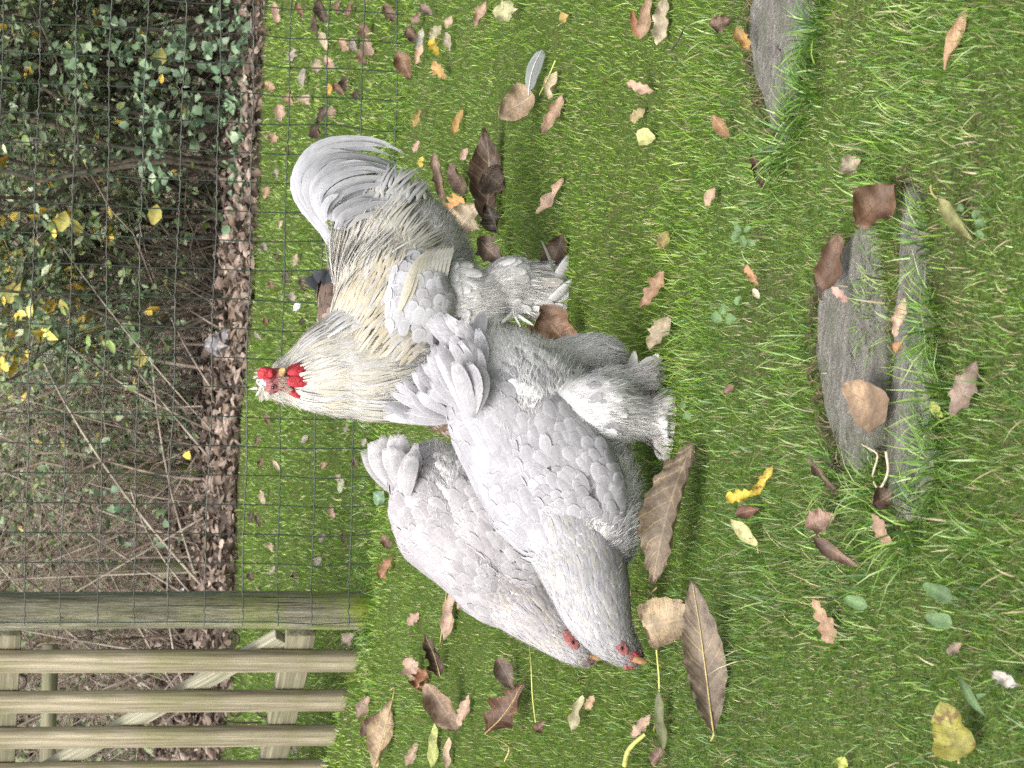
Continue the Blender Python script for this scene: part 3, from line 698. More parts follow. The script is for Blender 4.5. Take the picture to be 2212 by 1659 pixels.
litter = Bag().add(*ribbons(C, b[:, None] * prof[..., None], np.repeat(nn[:, None], 5, 1), prof * rr_.normal(0, .6, n)[:, None], np.asarray(LIT)[rr_.integers(0, 6, n)] * rr_.uniform(.75, 1.2, (n, 1)), (-1, -.4, .4, 1)))
o = obj('leaf_litter', litter.mesh('leaf_litter', (0, 10, 0)), m_attr('dead_leaf', .7, .25, .08, .3, 45), loc=(0, 10, 0)); tag(o, 'band of brown fallen leaves lying under the hedge', None, kind='stuff')
# ---------------------------------------------------------------- fallen leaves, one by one
LM = m_leaf('dead_leaf_blade'); LMS = m_leaf('spotted_leaf_blade', .85, (.10, .05, .015))
STALK = flat('leaf_stalk', (.34, .27, .11), .6, .3, .3, 40); STALKB = flat('brown_stalk', (.16, .085, .045), .6, .3, .3, 40)
LC = dict(tan=(.34, .215, .135), pink=(.40, .265, .195), brown=(.155, .085, .052), dark=(.060, .036, .024), cream=(.47, .385, .25), beige=(.42, .33, .23), orange=(.42, .205, .07),
          yellow=(.52, .37, .04), olive=(.17, .15, .05), pale=(.46, .45, .26), red=(.21, .082, .042), grey=(.28, .24, .20), green=(.155, .235, .105), big=(.255, .175, .115), lime=(.42, .44, .10))
def wfun(kind, s, seed):
    r = np.random.default_rng(seed)
    e = np.sin(np.pi * np.clip(s, 0, 1) ** .85) ** .75
    if kind == 'ovate': return e
    if kind == 'lance': return np.sin(np.pi * s ** .9) ** .9
    if kind == 'fan': return np.sin(np.pi * np.clip(s, 0, 1) ** .62) ** .55
    if kind == 'oak': return e * (.74 + r.uniform(.16, .32) * np.sin(s * 2 * np.pi * r.uniform(2.6, 4.4) + r.uniform(0, 3)) + .10 * np.sin(s * 31 + r.uniform(0, 6))) + .02
    if kind == 'maple': return np.interp(s, [0, .06, .2, .27, .42, .5, .66, .74, .85, 1], [.05, .55, .75, .42, 1.0, .45, .8, .25, .33, .0])
    if kind == 'ragged': return e * (.85 + .16 * np.sin(s * 23 + seed) + .10 * np.sin(s * 41 + 2 * seed))
    return e
def leaf_geom(kind, L, W, kl, kr, bend, twist, rip, seed, ns=17, na=9, pleat=0.0):
    """leaf in its own frame: x along, y across, z up; curls kl and kr are the angles the two halves roll through"""
    r = np.random.default_rng(seed)
    s = np.linspace(0, 1, ns); a = np.linspace(-1, 1, na)
    S, A = np.meshgrid(s, a, indexing='ij')
    w = wfun(kind, s, seed)[:, None]; w2 = wfun(kind, np.clip(s * .97 + .015, 0, 1), seed + 5)[:, None]
    jl, jr = [1 + .05 * np.convolve(r.normal(0, 1, ns + 2), [.3, .4, .3], 'valid')[:, None] * 1.6 for _ in range(2)]
    hw = np.where(A < 0, w * jl, w2 * jr) * W / 2
    kl_s = kl * (.6 + .4 * np.sin(np.pi * S) + .25 * np.sin(7 * S + seed)); kr_s = kr * (.6 + .4 * np.sin(np.pi * S) + .25 * np.cos(6 * S + seed))
    kk = np.where(A < 0, kl_s, kr_s); kk = np.where(np.abs(kk) < 1e-3, 1e-3, kk); t = np.abs(A)
    y = np.sign(A) * np.sin(kk * t) / kk * hw; z = (1 - np.cos(kk * t)) / kk * hw
    x = L * S
    z = z + rip * W * (np.sin(S * 11 + A * 2 + seed) * .5 + np.sin(S * 17 - A * 3.1 + 2 * seed) * .35) * t + r.normal(0, .01 * W, S.shape)
    if pleat: z = z + pleat * W * np.cos((S * 8.5 - np.abs(A) * 1.5) * 2 * np.pi) * t * .5
    # bend along its length
    bx = np.where(abs(bend) > 1e-3, bend, 1e-3); th_ = bx * (S - .5)
    X = L / bx * np.sin(th_) - z * np.sin(th_) + L / 2; Zb = L / bx * (1 - np.cos(th_)) + z * np.cos(th_)
    tw = twist * (S - .5); Y2 = y * np.cos(tw) - (Zb) * np.sin(tw) * .8; Z2 = Zb * np.cos(tw) + y * np.sin(tw)
    V = np.stack([X, Y2, Z2], -1).reshape(-1, 3)
    q = (np.arange(ns - 1)[:, None] * na + np.arange(na - 1)[None]).ravel()
    Fc = np.stack([q, q + na, q + na + 1, q + 1], -1)
    uv = np.stack([(A + 1) / 2, S], -1).reshape(-1, 2)
    return V, Fc, uv
def tilted(x, y, g_, n_):
    d = ray(x, y); t = np.dot(g_ - EYE, n_) / np.dot(d, n_); return EYE + d * t
nleaf = [0]
def leaf(x1, y1, x2, y2, wpx, kind, col, label, kl=.8, kr=.8, bend=.3, tilt=40, twist=0.0, rip=.06, stalk=0, group=None, mat=None, dark_veins=False, pleat=0.0, name='fallen_leaf', cat='leaf', lift=.005, flip=False, ns=17, na=9, roll=0.0):
    nleaf[0] += 1; sd_ = nleaf[0] * 7 + 3
    xb = max(x1, x2); yb = y1 if x1 > x2 else y2
    kl, kr = kl * rng.uniform(.7, 1.35), kr * rng.uniform(.7, 1.35)
    g_ = G(xb + wpx * .12, yb, lift); ta = math.radians(tilt + 10 * math.sin(sd_ * 2.3))
    n_ = np.array([0, -math.sin(ta), math.cos(ta)])
    p1 = tilted(x1, y1, g_, n_); p2 = tilted(x2, y2, g_, n_)
    ax = p2 - p1; L = np.linalg.norm(ax); ax = ax / L; b_ = unit(np.cross(n_, ax))
    # width: walk across the picture at right angles to the axis
    mx, my = (x1 + x2) / 2, (y1 + y2) / 2; px, py = -(y2 - y1), (x2 - x1); q_ = math.hypot(px, py)
    e1 = tilted(mx - px / q_ * wpx / 2, my - py / q_ * wpx / 2, g_, n_); e2 = tilted(mx + px / q_ * wpx / 2, my + py / q_ * wpx / 2, g_, n_)
    W = abs(np.dot(e2 - e1, b_))
    kl, kr = min(kl * 1.6, 1.55), min(kr * 1.6, 1.55)
    foreshort = .5 * ((math.sin(max(abs(kl), .01)) / max(abs(kl), .01)) + (math.sin(max(abs(kr), .01)) / max(abs(kr), .01)))
    W = W / max(foreshort, .45)
    V, Fc, uv = leaf_geom(kind, L, W, kl, kr, bend * 1.7 + .25 * math.sin(sd_ * 1.7), twist + .45 * math.sin(sd_), rip * 1.7, sd_, ns, na, pleat)
    if flip: V[:, 2] *= -1; Fc = Fc[:, ::-1]
    if roll: c_, s_ = math.cos(roll), math.sin(roll); V[:, 1], V[:, 2] = V[:, 1] * c_ - V[:, 2] * s_, V[:, 1] * s_ + V[:, 2] * c_
    Wd = p1 + V @ np.stack([ax, b_, n_])
    low = (Wd[:, 2] - SLOPE * Wd[:, 0] - .010).min()
    if low < 0: Wd[:, 2] -= low * .8
    c = np.array(LC[col] if isinstance(col, str) else col) * rng.uniform(.92, 1.08) * np.array([.76, .78, .76])
    root = g_.copy(); root[2] = SLOPE * root[0]
    if stalk:
        o = thing(name, label, cat, root, group)
        bl = obj('blade', np_mesh('blade', Wd - root, Fc, uv), mat or LM, o); bl.color = (*c, 0.0 if dark_veins else 1.0)
        s0 = Wd.reshape(ns, na, 3)[0, na // 2]
        if isinstance(stalk, tuple):
            pts = [s0] + [G(px_, py_, .02) for px_, py_ in stalk]
        else:
            back = unit(-(ax) * np.array([1, 1, .4]) + np.array([0, 0, .15])); Ls = stalk / FPX * s0[1]
            pts = [s0, s0 + back * Ls * .4 + np.array([0, 0, .1]) * Ls, s0 + back * Ls * .75 + np.array([.12, 0, .08]) * Ls, s0 + back * Ls + np.array([.3, 0, -.05]) * Ls]
            pts = [np.array([p[0], p[1], max(p[2], SLOPE * p[0] + .012)]) for p in pts]
        Cs = spline(pts, 12)[None]
        mid = Wd.reshape(ns, na, 3)[:, na // 2]
        st_ = obj('stalk', np_mesh('stalk', *tubes(Cs - root, np.linspace(.0011, .0017, 12)[None], 5)[:2]), STALKB if col in ('brown', 'dark', 'red') else STALK, o)
        if L > .10:
            st2 = obj('midrib', np_mesh('midrib', *tubes((mid[:-1] + np.array([0, -.0006, .0008]) - root)[None], np.linspace(.0017, .0005, ns - 1)[None], 5)[:2]), STALK if not dark_veins else STALKB, bl)
    else:
        o = obj(name, np_mesh(name, Wd - root, Fc, uv), mat or LM, loc=root); o.color = (*c, 0.0 if dark_veins else 1.0); tag(o, label, cat, group)
    return o
GL = 'fallen leaves on the lawn'
def L_(*a, **k): k.setdefault('group', GL); return leaf(*a, **k)
# the big magnolia-like leaves
L_(1492, 955, 1408, 1268, 92, 'lance', (.185, .135, .092), 'very long brown leaf with pale side ribs leaning against the front hen\'s breast', kl=.5, kr=1.0, bend=-.35, tilt=58, stalk=0, pleat=.17, rip=.05, ns=40, na=13, lift=.02)
L_(1556, 1580, 1512, 1248, 88, 'lance', (.20, .148, .108), 'large flat brown leaf lying alone on the grass left of the pale green weed leaf', kl=.25, kr=.5, bend=.25, tilt=50, stalk=((1540, 1592), (1536, 1600)), pleat=.10, rip=.05, ns=36, na=13)
L_(1395, 1352, 1505, 1330, 112, 'fan', (.36, .265, .17), 'tan pleated leaf like a fan on the long stalk beneath the hens\' beaks', kl=.7, kr=.6, bend=.4, tilt=48, stalk=((1402, 1290), (1420, 1268)), pleat=.13, rip=.03, ns=26, na=13)
L_(1072, 492, 1076, 272, 66, 'lance', (.085, .052, .034), 'very large dark brown leaf curled like a boat on the grass behind the cock\'s tail', kl=1.5, kr=.9, bend=.75, tilt=52, rip=.08, pleat=.05, ns=30, na=13)
L_(1046, 372, 1100, 412, 62, 'fan', (.15, .105, .08), 'grey-brown ribbed leaf piece folded over the very large dark leaf', kl=1.1, kr=.9, bend=.8, tilt=58, pleat=.10, ns=22, lift=.03)
L_(1080, 505, 1050, 440, 40, 'lance', (.025, .015, .011), 'almost black curled leaf beside the crinkled beige one', kl=1.4, kr=1.1, bend=.5, tilt=50, rip=.1)
L_(990, 500, 1043, 440, 72, 'ragged', 'beige', 'crinkled beige leaf between the orange leaf and the black one', kl=.5, kr=.5, bend=.3, tilt=45, rip=.16)
L_(1004, 425, 967, 474, 48, 'maple', 'orange', 'bright orange lobed leaf beside the crinkled beige one', kl=.4, kr=.4, bend=.3, tilt=40)
L_(1162, 668, 1246, 768, 92, 'ovate', (.20, .115, .075), 'large reddish brown leaf folded on itself, standing between the cock\'s foot and the hen', kl=1.3, kr=.8, bend=.9, tilt=65, rip=.10, ns=24, na=11)
L_(1165, 742, 1235, 775, 34, 'ragged', 'tan', 'tan edge leaf tucked under the large folded reddish one', kl=.8, kr=.6, tilt=50)
L_(1160, 204, 1075, 250, 70, 'fan', (.37, .265, .175), 'tan leaf cupped like a half moon with a pale rim, upper lawn', kl=.6, kr=.7, bend=.9, tilt=55, rip=.05, ns=22)
L_(1188, 215, 1208, 152, 24, 'lance', 'cream', 'cream rolled leaf just beyond the wavy tan-brown one', kl=1.1, kr=1.0, tilt=40)
L_(1220, 205, 1170, 290, 30, 'ragged', (.30, .19, .13), 'wavy tan-brown leaf beside the half-moon leaf', kl=.9, kr=.6, tilt=45, rip=.12)
L_(860, 110, 890, 174, 34, 'ovate', (.17, .092, .05), 'smooth rich brown oval leaf leaning on the bottom of the wire mesh', kl=.6, kr=.5, bend=.2, tilt=55)
L_(1225, 505, 1182, 598, 42, 'ovate', (.085, .052, .034), 'dark brown cupped leaf beside the cock\'s foot', kl=.9, kr=.8, bend=.5, tilt=55)
L_(1032, 515, 1096, 575, 54, 'ragged', (.15, .105, .085), 'grey-brown shrivelled leaf behind the cock\'s thigh', kl=1.0, kr=.7, bend=.5, tilt=55, rip=.1)
L_(1164, 464, 1222, 384, 26, 'oak', 'pink', 'narrow pinkish wavy oak leaf behind the cock\'s tail', kl=.4, kr=.5, tilt=38, rip=.1, bend=.4)
L_(940, 330, 962, 448, 26, 'ragged', (.20, .13, .09), 'long thin brown leaf curled into a trough near the cock\'s tail tip', kl=1.3, kr=.9, bend=.5, tilt=45)
L_(1008, 420, 976, 350, 32, 'ovate', (.11, .068, .048), 'dark oval leaf lying next to the trough-shaped one', kl=.9, kr=.6, tilt=45)
L_(982, 292, 1004, 234, 18, 'lance', (.34, .20, .06), 'small ochre leaf on open grass beyond the tail', kl=.9, kr=.5, tilt=40)
L_(936, 136, 966, 172, 30, 'maple', (.46, .27, .10), 'little orange ragged leaf below the mesh', kl=.5, kr=.5, tilt=40)
L_(1027, 58, 1055, 2, 20, 'lance', (.34, .225, .15), 'tan rolled leaf beside the pale ragged one at the border of the picture', kl=1.3, kr=1.2, tilt=45)
L_(1068, 30, 1122, 20, 52, 'ragged', (.40, .38, .21), 'pale greenish ragged leaf on the open lawn', kl=.4, kr=.4, tilt=38, rip=.12)
L_(1212, 44, 1232, 32, 22, 'ovate', (.45, .33, .10), 'small round golden leaf on the open lawn', kl=.5, kr=.5, tilt=38)
L_(1383, 84, 1368, 20, 18, 'lance', (.26, .10, .05), 'rust red narrow leaf alongside a broad tan one', kl=1.0, kr=.6, tilt=45)
L_(1392, 88, 1410, -6, 28, 'ovate', 'tan', 'broad tan leaf between the rust red and beige ones', kl=.6, kr=.7, tilt=48)
L_(1428, 98, 1445, -10, 40, 'ragged', (.44, .36, .25), 'beige leaf half folded, biggest of the trio', kl=.6, kr=.5, tilt=48, rip=.1)
L_(1360, 180, 1418, 200, 30, 'oak', 'pink', 'pinkish oak leaf fragment lying flat on the lawn above the greenish one', kl=.4, kr=.4, tilt=36, rip=.12)
L_(1366, 262, 1398, 236, 28, 'ragged', (.32, .25, .12), 'tan and green leaf fragment next to the pale lime leaf', kl=.5, kr=.4, tilt=36)
L_(1377, 292, 1418, 302, 38, 'ovate', (.48, .47, .20), 'pale lime yellow leaf lying on the open lawn', kl=.4, kr=.5, tilt=40)
L_(1428, 538, 1450, 500, 28, 'ovate', (.24, .19, .06), 'olive brown leaf sunk in the grass', kl=.5, kr=.5, tilt=36, mat=LMS)
L_(1438, 585, 1388, 668, 38, 'oak', (.36, .21, .13), 'tan oak leaf with a lobed edge on the lawn beside the cock\'s foot', kl=.5, kr=.5, bend=.3, tilt=40, rip=.08)
L_(1452, 682, 1408, 760, 40, 'ragged', (.44, .35, .24), 'beige leaf with one edge rolled, on the lawn behind the front hen', kl=.7, kr=1.0, tilt=44, rip=.08)
L_(1346, 1325, 1366, 1272, 28, 'ragged', 'pink', 'pinkish tan scrap of leaf under the front hen\'s throat', kl=.5, kr=.5, tilt=40)
L_(968, 1385, 984, 1275, 26, 'lance', 'pink', 'flat pinkish strip of leaf with a long yellow stalk across it', kl=.5, kr=.6, tilt=40)
L_(958, 1462, 925, 1368, 36, 'ragged', (.055, .030, .02), 'dark curled leaf crossed by a long yellow stalk', kl=1.2, kr=1.0, tilt=50, bend=.5, stalk=((945, 1440), (952, 1380), (960, 1320), (966, 1262)))
L_(905, 1488, 930, 1445, 34, 'ragged', (.24, .095, .045), 'rust brown shrivelled leaf at the bend of the dark stalked one', kl=.9, kr=.8, tilt=50, rip=.14)
L_(880, 1420, 915, 1474, 42, 'ragged', (.37, .245, .185), 'pinkish crumpled leaf above the rust brown one', kl=.5, kr=.5, tilt=45, rip=.15)
L_(922, 1470, 990, 1582, 52, 'ovate', (.25, .165, .115), 'brown leaf rolled into a tube between the green-yellow and rusty ones', kl=1.3, kr=1.0, bend=.5, tilt=52, rip=.1)
L_(994, 1568, 1018, 1500, 26, 'ragged', 'pink', 'pale pinkish leaf next to the rolled tube leaf', kl=.6, kr=.6, tilt=42)
L_(1074, 1420, 1110, 1488, 40, 'ovate', (.16, .11, .085), 'grey-brown oval leaf standing on edge over the dark oak leaf', kl=.6, kr=.8, tilt=60)
L_(1060, 1588, 1140, 1468, 72, 'oak', (.125, .062, .038), 'dark glossy brown oak leaf with its stalk towards the picture edge', kl=.6, kr=.8, bend=.5, tilt=52, rip=.08, stalk=((1098, 1612), (1090, 1645)))
L_(1160, 1580, 1182, 1556, 24, 'ovate', 'brown', 'small brown leaf near the end of a thin yellow stalk', kl=.8, kr=.8, tilt=45)
L_(1240, 1580, 1266, 1500, 24, 'lance', (.38, .34, .20), 'pale olive rolled leaf on the lawn left of the hens\' heads', kl=1.1, kr=.9, tilt=42)
L_(1270, 1532, 1288, 1502, 22, 'ragged', 'tan', 'small tan scrap touching the pale olive rolled leaf', kl=.5, kr=.5, tilt=40)
L_(1440, 1622, 1430, 1485, 26, 'lance', (.13, .14, .06), 'dark olive green narrow leaf along the left of the lawn', kl=.7, kr=.5, tilt=45)
L_(1368, 1590, 1410, 1545, 32, 'oak', 'pink', 'pink-tan leaf by the curved yellow stem', kl=.5, kr=.5, tilt=40)
L_(1410, 1650, 1438, 1612, 30, 'ragged', (.14, .085, .06), 'brown leaf beyond the dark olive narrow one', kl=.8, kr=.7, tilt=45)
L_(815, 1660, 852, 1508, 44, 'lance', (.34, .24, .155), 'long tan leaf with a pale midrib lying in front of the gate', kl=.8, kr=.7, bend=.4, tilt=50, pleat=.06, stalk=((850, 1500), (842, 1490)), ns=24)
L_(782, 1592, 820, 1540, 34, 'ragged', (.12, .062, .042), 'dark reddish brown leaf under the tips of the pickets', kl=.9, kr=.7, tilt=50)
L_(776, 1550, 800, 1502, 28, 'ovate', (.25, .165, .125), 'grey-tan leaf against the bottom of the second picket', kl=.6, kr=.6, tilt=50)
L_(880, 1655, 905, 1602, 26, 'ragged', (.42, .28, .21), 'light pink leaf standing at the picture border near the gate', kl=.6, kr=.6, tilt=50)
L_(942, 1660, 950, 1560, 24, 'lance', (.36, .38, .12), 'green-yellow narrow leaf at the picture border', kl=.6, kr=.6, tilt=42)
L_(970, 1660, 978, 1590, 20, 'lance', (.40, .29, .20), 'tan narrow leaf alongside the green-yellow one', kl=.8, kr=.7, tilt=42)
L_(828, 1155, 846, 1186, 24, 'ragged', (.15, .085, .055), 'small brown leaf behind the rear hen\'s back', kl=.8, kr=.7, tilt=48)
L_(824, 1248, 850, 1200, 30, 'maple', (.25, .12, .06), 'orange-brown crumpled leaf behind the rear hen\'s shoulder', kl=.8, kr=.8, tilt=48)
L_(882, 1350, 908, 1324, 26, 'oak', (.38, .24, .18), 'pinkish lobed leaf on the grass before the post', kl=.5, kr=.5, tilt=42)
L_(990, 1314, 1012, 1294, 20, 'ragged', 'pink', 'small tan leaf touching the rear hen\'s chest', kl=.5, kr=.5, tilt=42)
L_(1110, 1362, 1138, 1380, 24, 'ragged', (.30, .17, .11), 'tan leaf poking out under the rear hen\'s neck', kl=.6, kr=.6, tilt=45)
L_(742, 1390, 768, 1368, 28, 'ovate', (.26, .20, .16), 'grey leaf at the foot of the fence post', kl=.6, kr=.8, tilt=52)
L_(1540, 60, 1584, 40, 44, 'ragged', (.16, .098, .07), 'dark brown crumpled leaf at the edge of the cracked slab', kl=.9, kr=.8, tilt=50, rip=.14)
L_(1592, 60, 1622, 110, 34, 'ragged', (.38, .22, .07), 'ochre leaf curled over the edge of the cracked slab', kl=1.2, kr=.9, tilt=52)
L_(1545, 250, 1578, 300, 30, 'ovate', (.40, .225, .11), 'orange-tan leaf with a brown twig beside it, left of the cracked slab', kl=.5, kr=.5, tilt=40)
L_(1630, 330, 1655, 410, 28, 'ragged', (.085, .042, .028), 'dark brown twisted leaf below the cracked slab', kl=1.2, kr=.9, tilt=48, twist=.6)
L_(1528, 445, 1550, 404, 22, 'lance', (.36, .25, .17), 'small pinkish pointed leaf in the middle of the lawn', kl=.6, kr=.6, tilt=40)
L_(1850, 490, 1938, 398, 84, 'ovate', (.21, .115, .068), 'large brown leaf curled open like a cup at the end of the long slab', kl=1.1, kr=.9, bend=.8, tilt=50, rip=.06, dark_veins=True, ns=22)
L_(2048, 152, 2096, 8, 26, 'lance', (.46, .28, .165), 'long light orange leaf, twisted, at the near edge of the lawn', kl=1.0, kr=.7, tilt=42, twist=.8)
L_(1822, 372, 1868, 340, 46, 'ragged', (.33, .27, .19), 'faded crinkled leaf between grass blades by the cup-shaped leaf', kl=.5, kr=.5, tilt=38, rip=.14)
L_(2030, 430, 2108, 520, 32, 'lance', (.26, .25, .10), 'olive and white rolled leaf with a yellow stalk, near lawn', kl=.9, kr=.7, tilt=40, stalk=30)
L_(1788, 632, 1822, 506, 56, 'ovate', (.15, .083, .052), 'smooth brown leaf lying over the mossy slab with pink underneath', kl=.6, kr=.7, bend=.3, tilt=42, dark_veins=True)
L_(1800, 620, 1836, 655, 22, 'ragged', (.50, .30, .25), 'pink leaf piece peeping out below the smooth brown leaf', kl=.4, kr=.4, tilt=34)
L_(1618, 572, 1642, 620, 26, 'maple', (.36, .19, .10), 'orange-tan leaf beside the patch of bare soil', kl=.7, kr=.6, tilt=42)
L_(1632, 622, 1645, 646, 14, 'lance', (.56, .48, .34), 'tiny whitish leaf under the orange-tan one', kl=.5, kr=.5, tilt=40)
L_(1922, 905, 1828, 836, 92, 'fan', (.40, .265, .17), 'pale tan leaf with dark veins lying across the gap between two slabs', kl=.3, kr=.35, bend=.25, tilt=26, dark_veins=True, rip=.05, ns=24, na=11)
L_(1940, 728, 1962, 640, 28, 'ragged', (.45, .30, .225), 'pale pink folded leaf in the grass on the long slab', kl=1.0, kr=.6, tilt=44)
L_(1940, 762, 1956, 736, 20, 'ovate', (.30, .14, .08), 'small red-brown leaf at the near end of the pale pink one', kl=.9, kr=.7, tilt=44)
L_(2064, 900, 2116, 780, 58, 'ragged', (.30, .21, .165), 'dull pinkish-brown leaf in the grass near the bottom of the lawn', kl=.5, kr=.6, tilt=38, dark_veins=True)
L_(2016, 870, 2044, 902, 26, 'ragged', 'lime', 'yellow-green leaf piece next to the dull pinkish-brown leaf', kl=.4, kr=.4, tilt=34)
L_(1570, 1076, 1640, 1062, 36, 'maple', 'yellow', 'yellow brown-spotted leaf, the broad piece of an S shape', kl=.5, kr=.5, tilt=44, mat=LMS, rip=.1)
L_(1625, 1074, 1678, 1004, 24, 'ragged', (.54, .39, .06), 'bright yellow curled leaf joined to the spotted one', kl=1.0, kr=.8, tilt=46, bend=.7, mat=LMS)
L_(1568, 848, 1592, 834, 18, 'ovate', (.20, .115, .075), 'tiny brown leaf in the open grass behind the spotted yellow leaf', kl=.6, kr=.6, tilt=40)
L_(1882, 1092, 1934, 1062, 48, 'ovate', (.095, .052, .033), 'dark brown cupped leaf at the far end of the long slab', kl=1.2, kr=1.0, bend=.7, tilt=52)
L_(1928, 1180, 1890, 1108, 34, 'ragged', (.40, .255, .175), 'pink-tan leaf under the dark cupped one', kl=.5, kr=.5, tilt=42, dark_veins=True)
L_(1642, 1178, 1580, 1120, 30, 'lance', (.46, .42, .20), 'pale yellow pointed leaf with a red stalk', kl=.6, kr=.5, tilt=42, stalk=35)
L_(1594, 1110, 1646, 1098, 26, 'ovate', (.12, .052, .033), 'dark red-brown leaf above the pale yellow pointed one', kl=.8, kr=.8, tilt=45)
L_(1748, 1140, 1812, 1112, 60, 'ragged', (.30, .185, .14), 'pinkish brown leaf with a curled lip, near lawn', kl=1.0, kr=.7, bend=.5, tilt=50, rip=.1, dark_veins=True)
L_(1760, 1165, 1862, 1224, 30, 'lance', (.16, .10, .075), 'brown rolled strip of leaf trailing from the curled lip leaf', kl=1.2, kr=1.0, tilt=44, twist=.5)
L_(1808, 1388, 1762, 1292, 46, 'maple', (.42, .255, .165), 'small light orange oak leaf with pointed lobes, near lawn', kl=.4, kr=.4, bend=.2, tilt=38)
L_(2090, 1640, 2055, 1512, 86, 'fan', (.30, .27, .055), 'large triangular yellow-olive leaf in the near corner of the lawn', kl=.4, kr=.4, bend=.3, tilt=36, dark_veins=True, mat=LMS, stalk=12, ns=22, na=11)
L_(2152, 1448, 2208, 1484, 34, 'ragged', (.40, .36, .33), 'greyish white shrivelled leaf at the bottom of the lawn', kl=.7, kr=.8, tilt=44, rip=.16)
L_(1818, 1660, 1834, 1636, 28, 'ovate', 'lime', 'yellow-green leaf at the very edge of the near lawn', kl=.5, kr=.5, tilt=40)
L_(1745, 985, 1820, 1078, 16, 'ragged', (.13, .085, .06), 'brown dead root-like leaf strip by the mossy slab', kl=1.4, kr=1.3, tilt=35, rip=.2)
L_(2052, 1412, 2084, 1388, 26, 'ragged', (.24, .17, .13), 'small drab brown leaf in a bare patch of the near lawn', kl=.6, kr=.6, tilt=36)
# behind and along the bottom of the mesh
L_(830, 10, 858, 48, 26, 'ragged', (.14, .085, .06), 'dark leaf behind the mesh near the outer corner', kl=.9, kr=.7, tilt=50)
L_(895, 55, 912, 28, 18, 'ovate', (.22, .14, .10), 'tan-brown leaf in the pile in front of the mesh', kl=.7, kr=.7, tilt=50)
L_(908, 12, 936, 32, 24, 'ragged', (.20, .135, .11), 'purplish brown leaf on top of the leaf pile in front of the mesh', kl=.7, kr=.6, tilt=50)
L_(880, 60, 905, 92, 30, 'ragged', (.085, .050, .035), 'dark leaf in the middle of the pile in front of the mesh', kl=.9, kr=.8, tilt=50)
L_(902, 108, 918, 60, 18, 'lance', (.36, .33, .27), 'pale grey narrow leaf standing in the pile in front of the mesh', kl=.6, kr=.6, tilt=55)
L_(900, 140, 918, 95, 16, 'lance', (.38, .255, .17), 'tan narrow leaf beside the smooth rich brown oval one', kl=.8, kr=.8, tilt=50)
L_(928, 84, 956, 56, 26, 'ragged', (.50, .45, .28), 'cream leaf above the mustard spotted leaf', kl=.5, kr=.5, tilt=45)
L_(932, 84, 950, 124, 26, 'maple', (.42, .30, .02), 'mustard yellow black-spotted leaf under the mesh pile', kl=.6, kr=.5, tilt=48, mat=LMS)
L_(966, 62, 980, 34, 15, 'lance', (.40, .27, .20), 'small pinkish leaf on the lawn side of the cream leaf', kl=.7, kr=.6, tilt=42)
L_(964, 70, 976, 112, 17, 'lance', (.46, .40, .28), 'pale narrow leaf on the lawn beside the mustard one', kl=.8, kr=.6, tilt=42)
L_(898, 278, 914, 236, 18, 'ragged', (.25, .18, .045), 'mustard brown leaf on the grass between tail tip and mesh', kl=.7, kr=.6, tilt=42, mat=LMS)
L_(896, 330, 908, 303, 14, 'ragged', (.44, .29, .22), 'pink-tan leaf above the tip of the cock\'s tail', kl=.6, kr=.6, tilt=42)
L_(912, 362, 918, 338, 16, 'ragged', (.50, .40, .06), 'small yellow leaf just behind the tail tip', kl=.5, kr=.5, tilt=40)
L_(998, 346, 1014, 320, 17, 'ovate', (.42, .29, .22), 'small pinkish leaf between ochre and dark oval leaves', kl=.6, kr=.6, tilt=42)
# the scattered ones on the grass behind the fence: nothing tells most of them apart
rl = np.random.default_rng(19); shapes = []
bgl = [(575, 70), (585, 180), (600, 30), (592, 300), (610, 245), (640, 120), (660, 165), (685, 60), (700, 30), (715, 130), (668, 215), (700, 255), (720, 240), (735, 200), (690, 280), (600, 380), (640, 640), (600, 560), (625, 600), (590, 620), (660, 610), (655, 700), (580, 690), (560, 720), (750, 300), (760, 20), (770, 90), (785, 130), (800, 110), (745, 95), (705, 90), (650, 20), (630, 215), (565, 1000), (600, 1010), (570, 1080), (590, 1180), (560, 1130), (545, 1240), (660, 945), (705, 1000), (735, 1030), (700, 1170), (590, 1230), (545, 1120), (640, 1240), (720, 1100), (745, 1160), (690, 1215), (560, 960), (600, 870), (580, 900), (755, 175), (775, 205), (790, 60), (735, 20), (690, 140), (625, 330), (580, 420), (610, 480), (575, 540), (640, 560), (565, 1320), (600, 1390), (650, 1410), (690, 1530), (640, 1620), (570, 1600), (530, 1290), (750, 920), (770, 1000), (790, 960)]
cols = ['tan', 'pink', 'brown', 'beige', 'dark', 'brown', 'grey', 'dark']
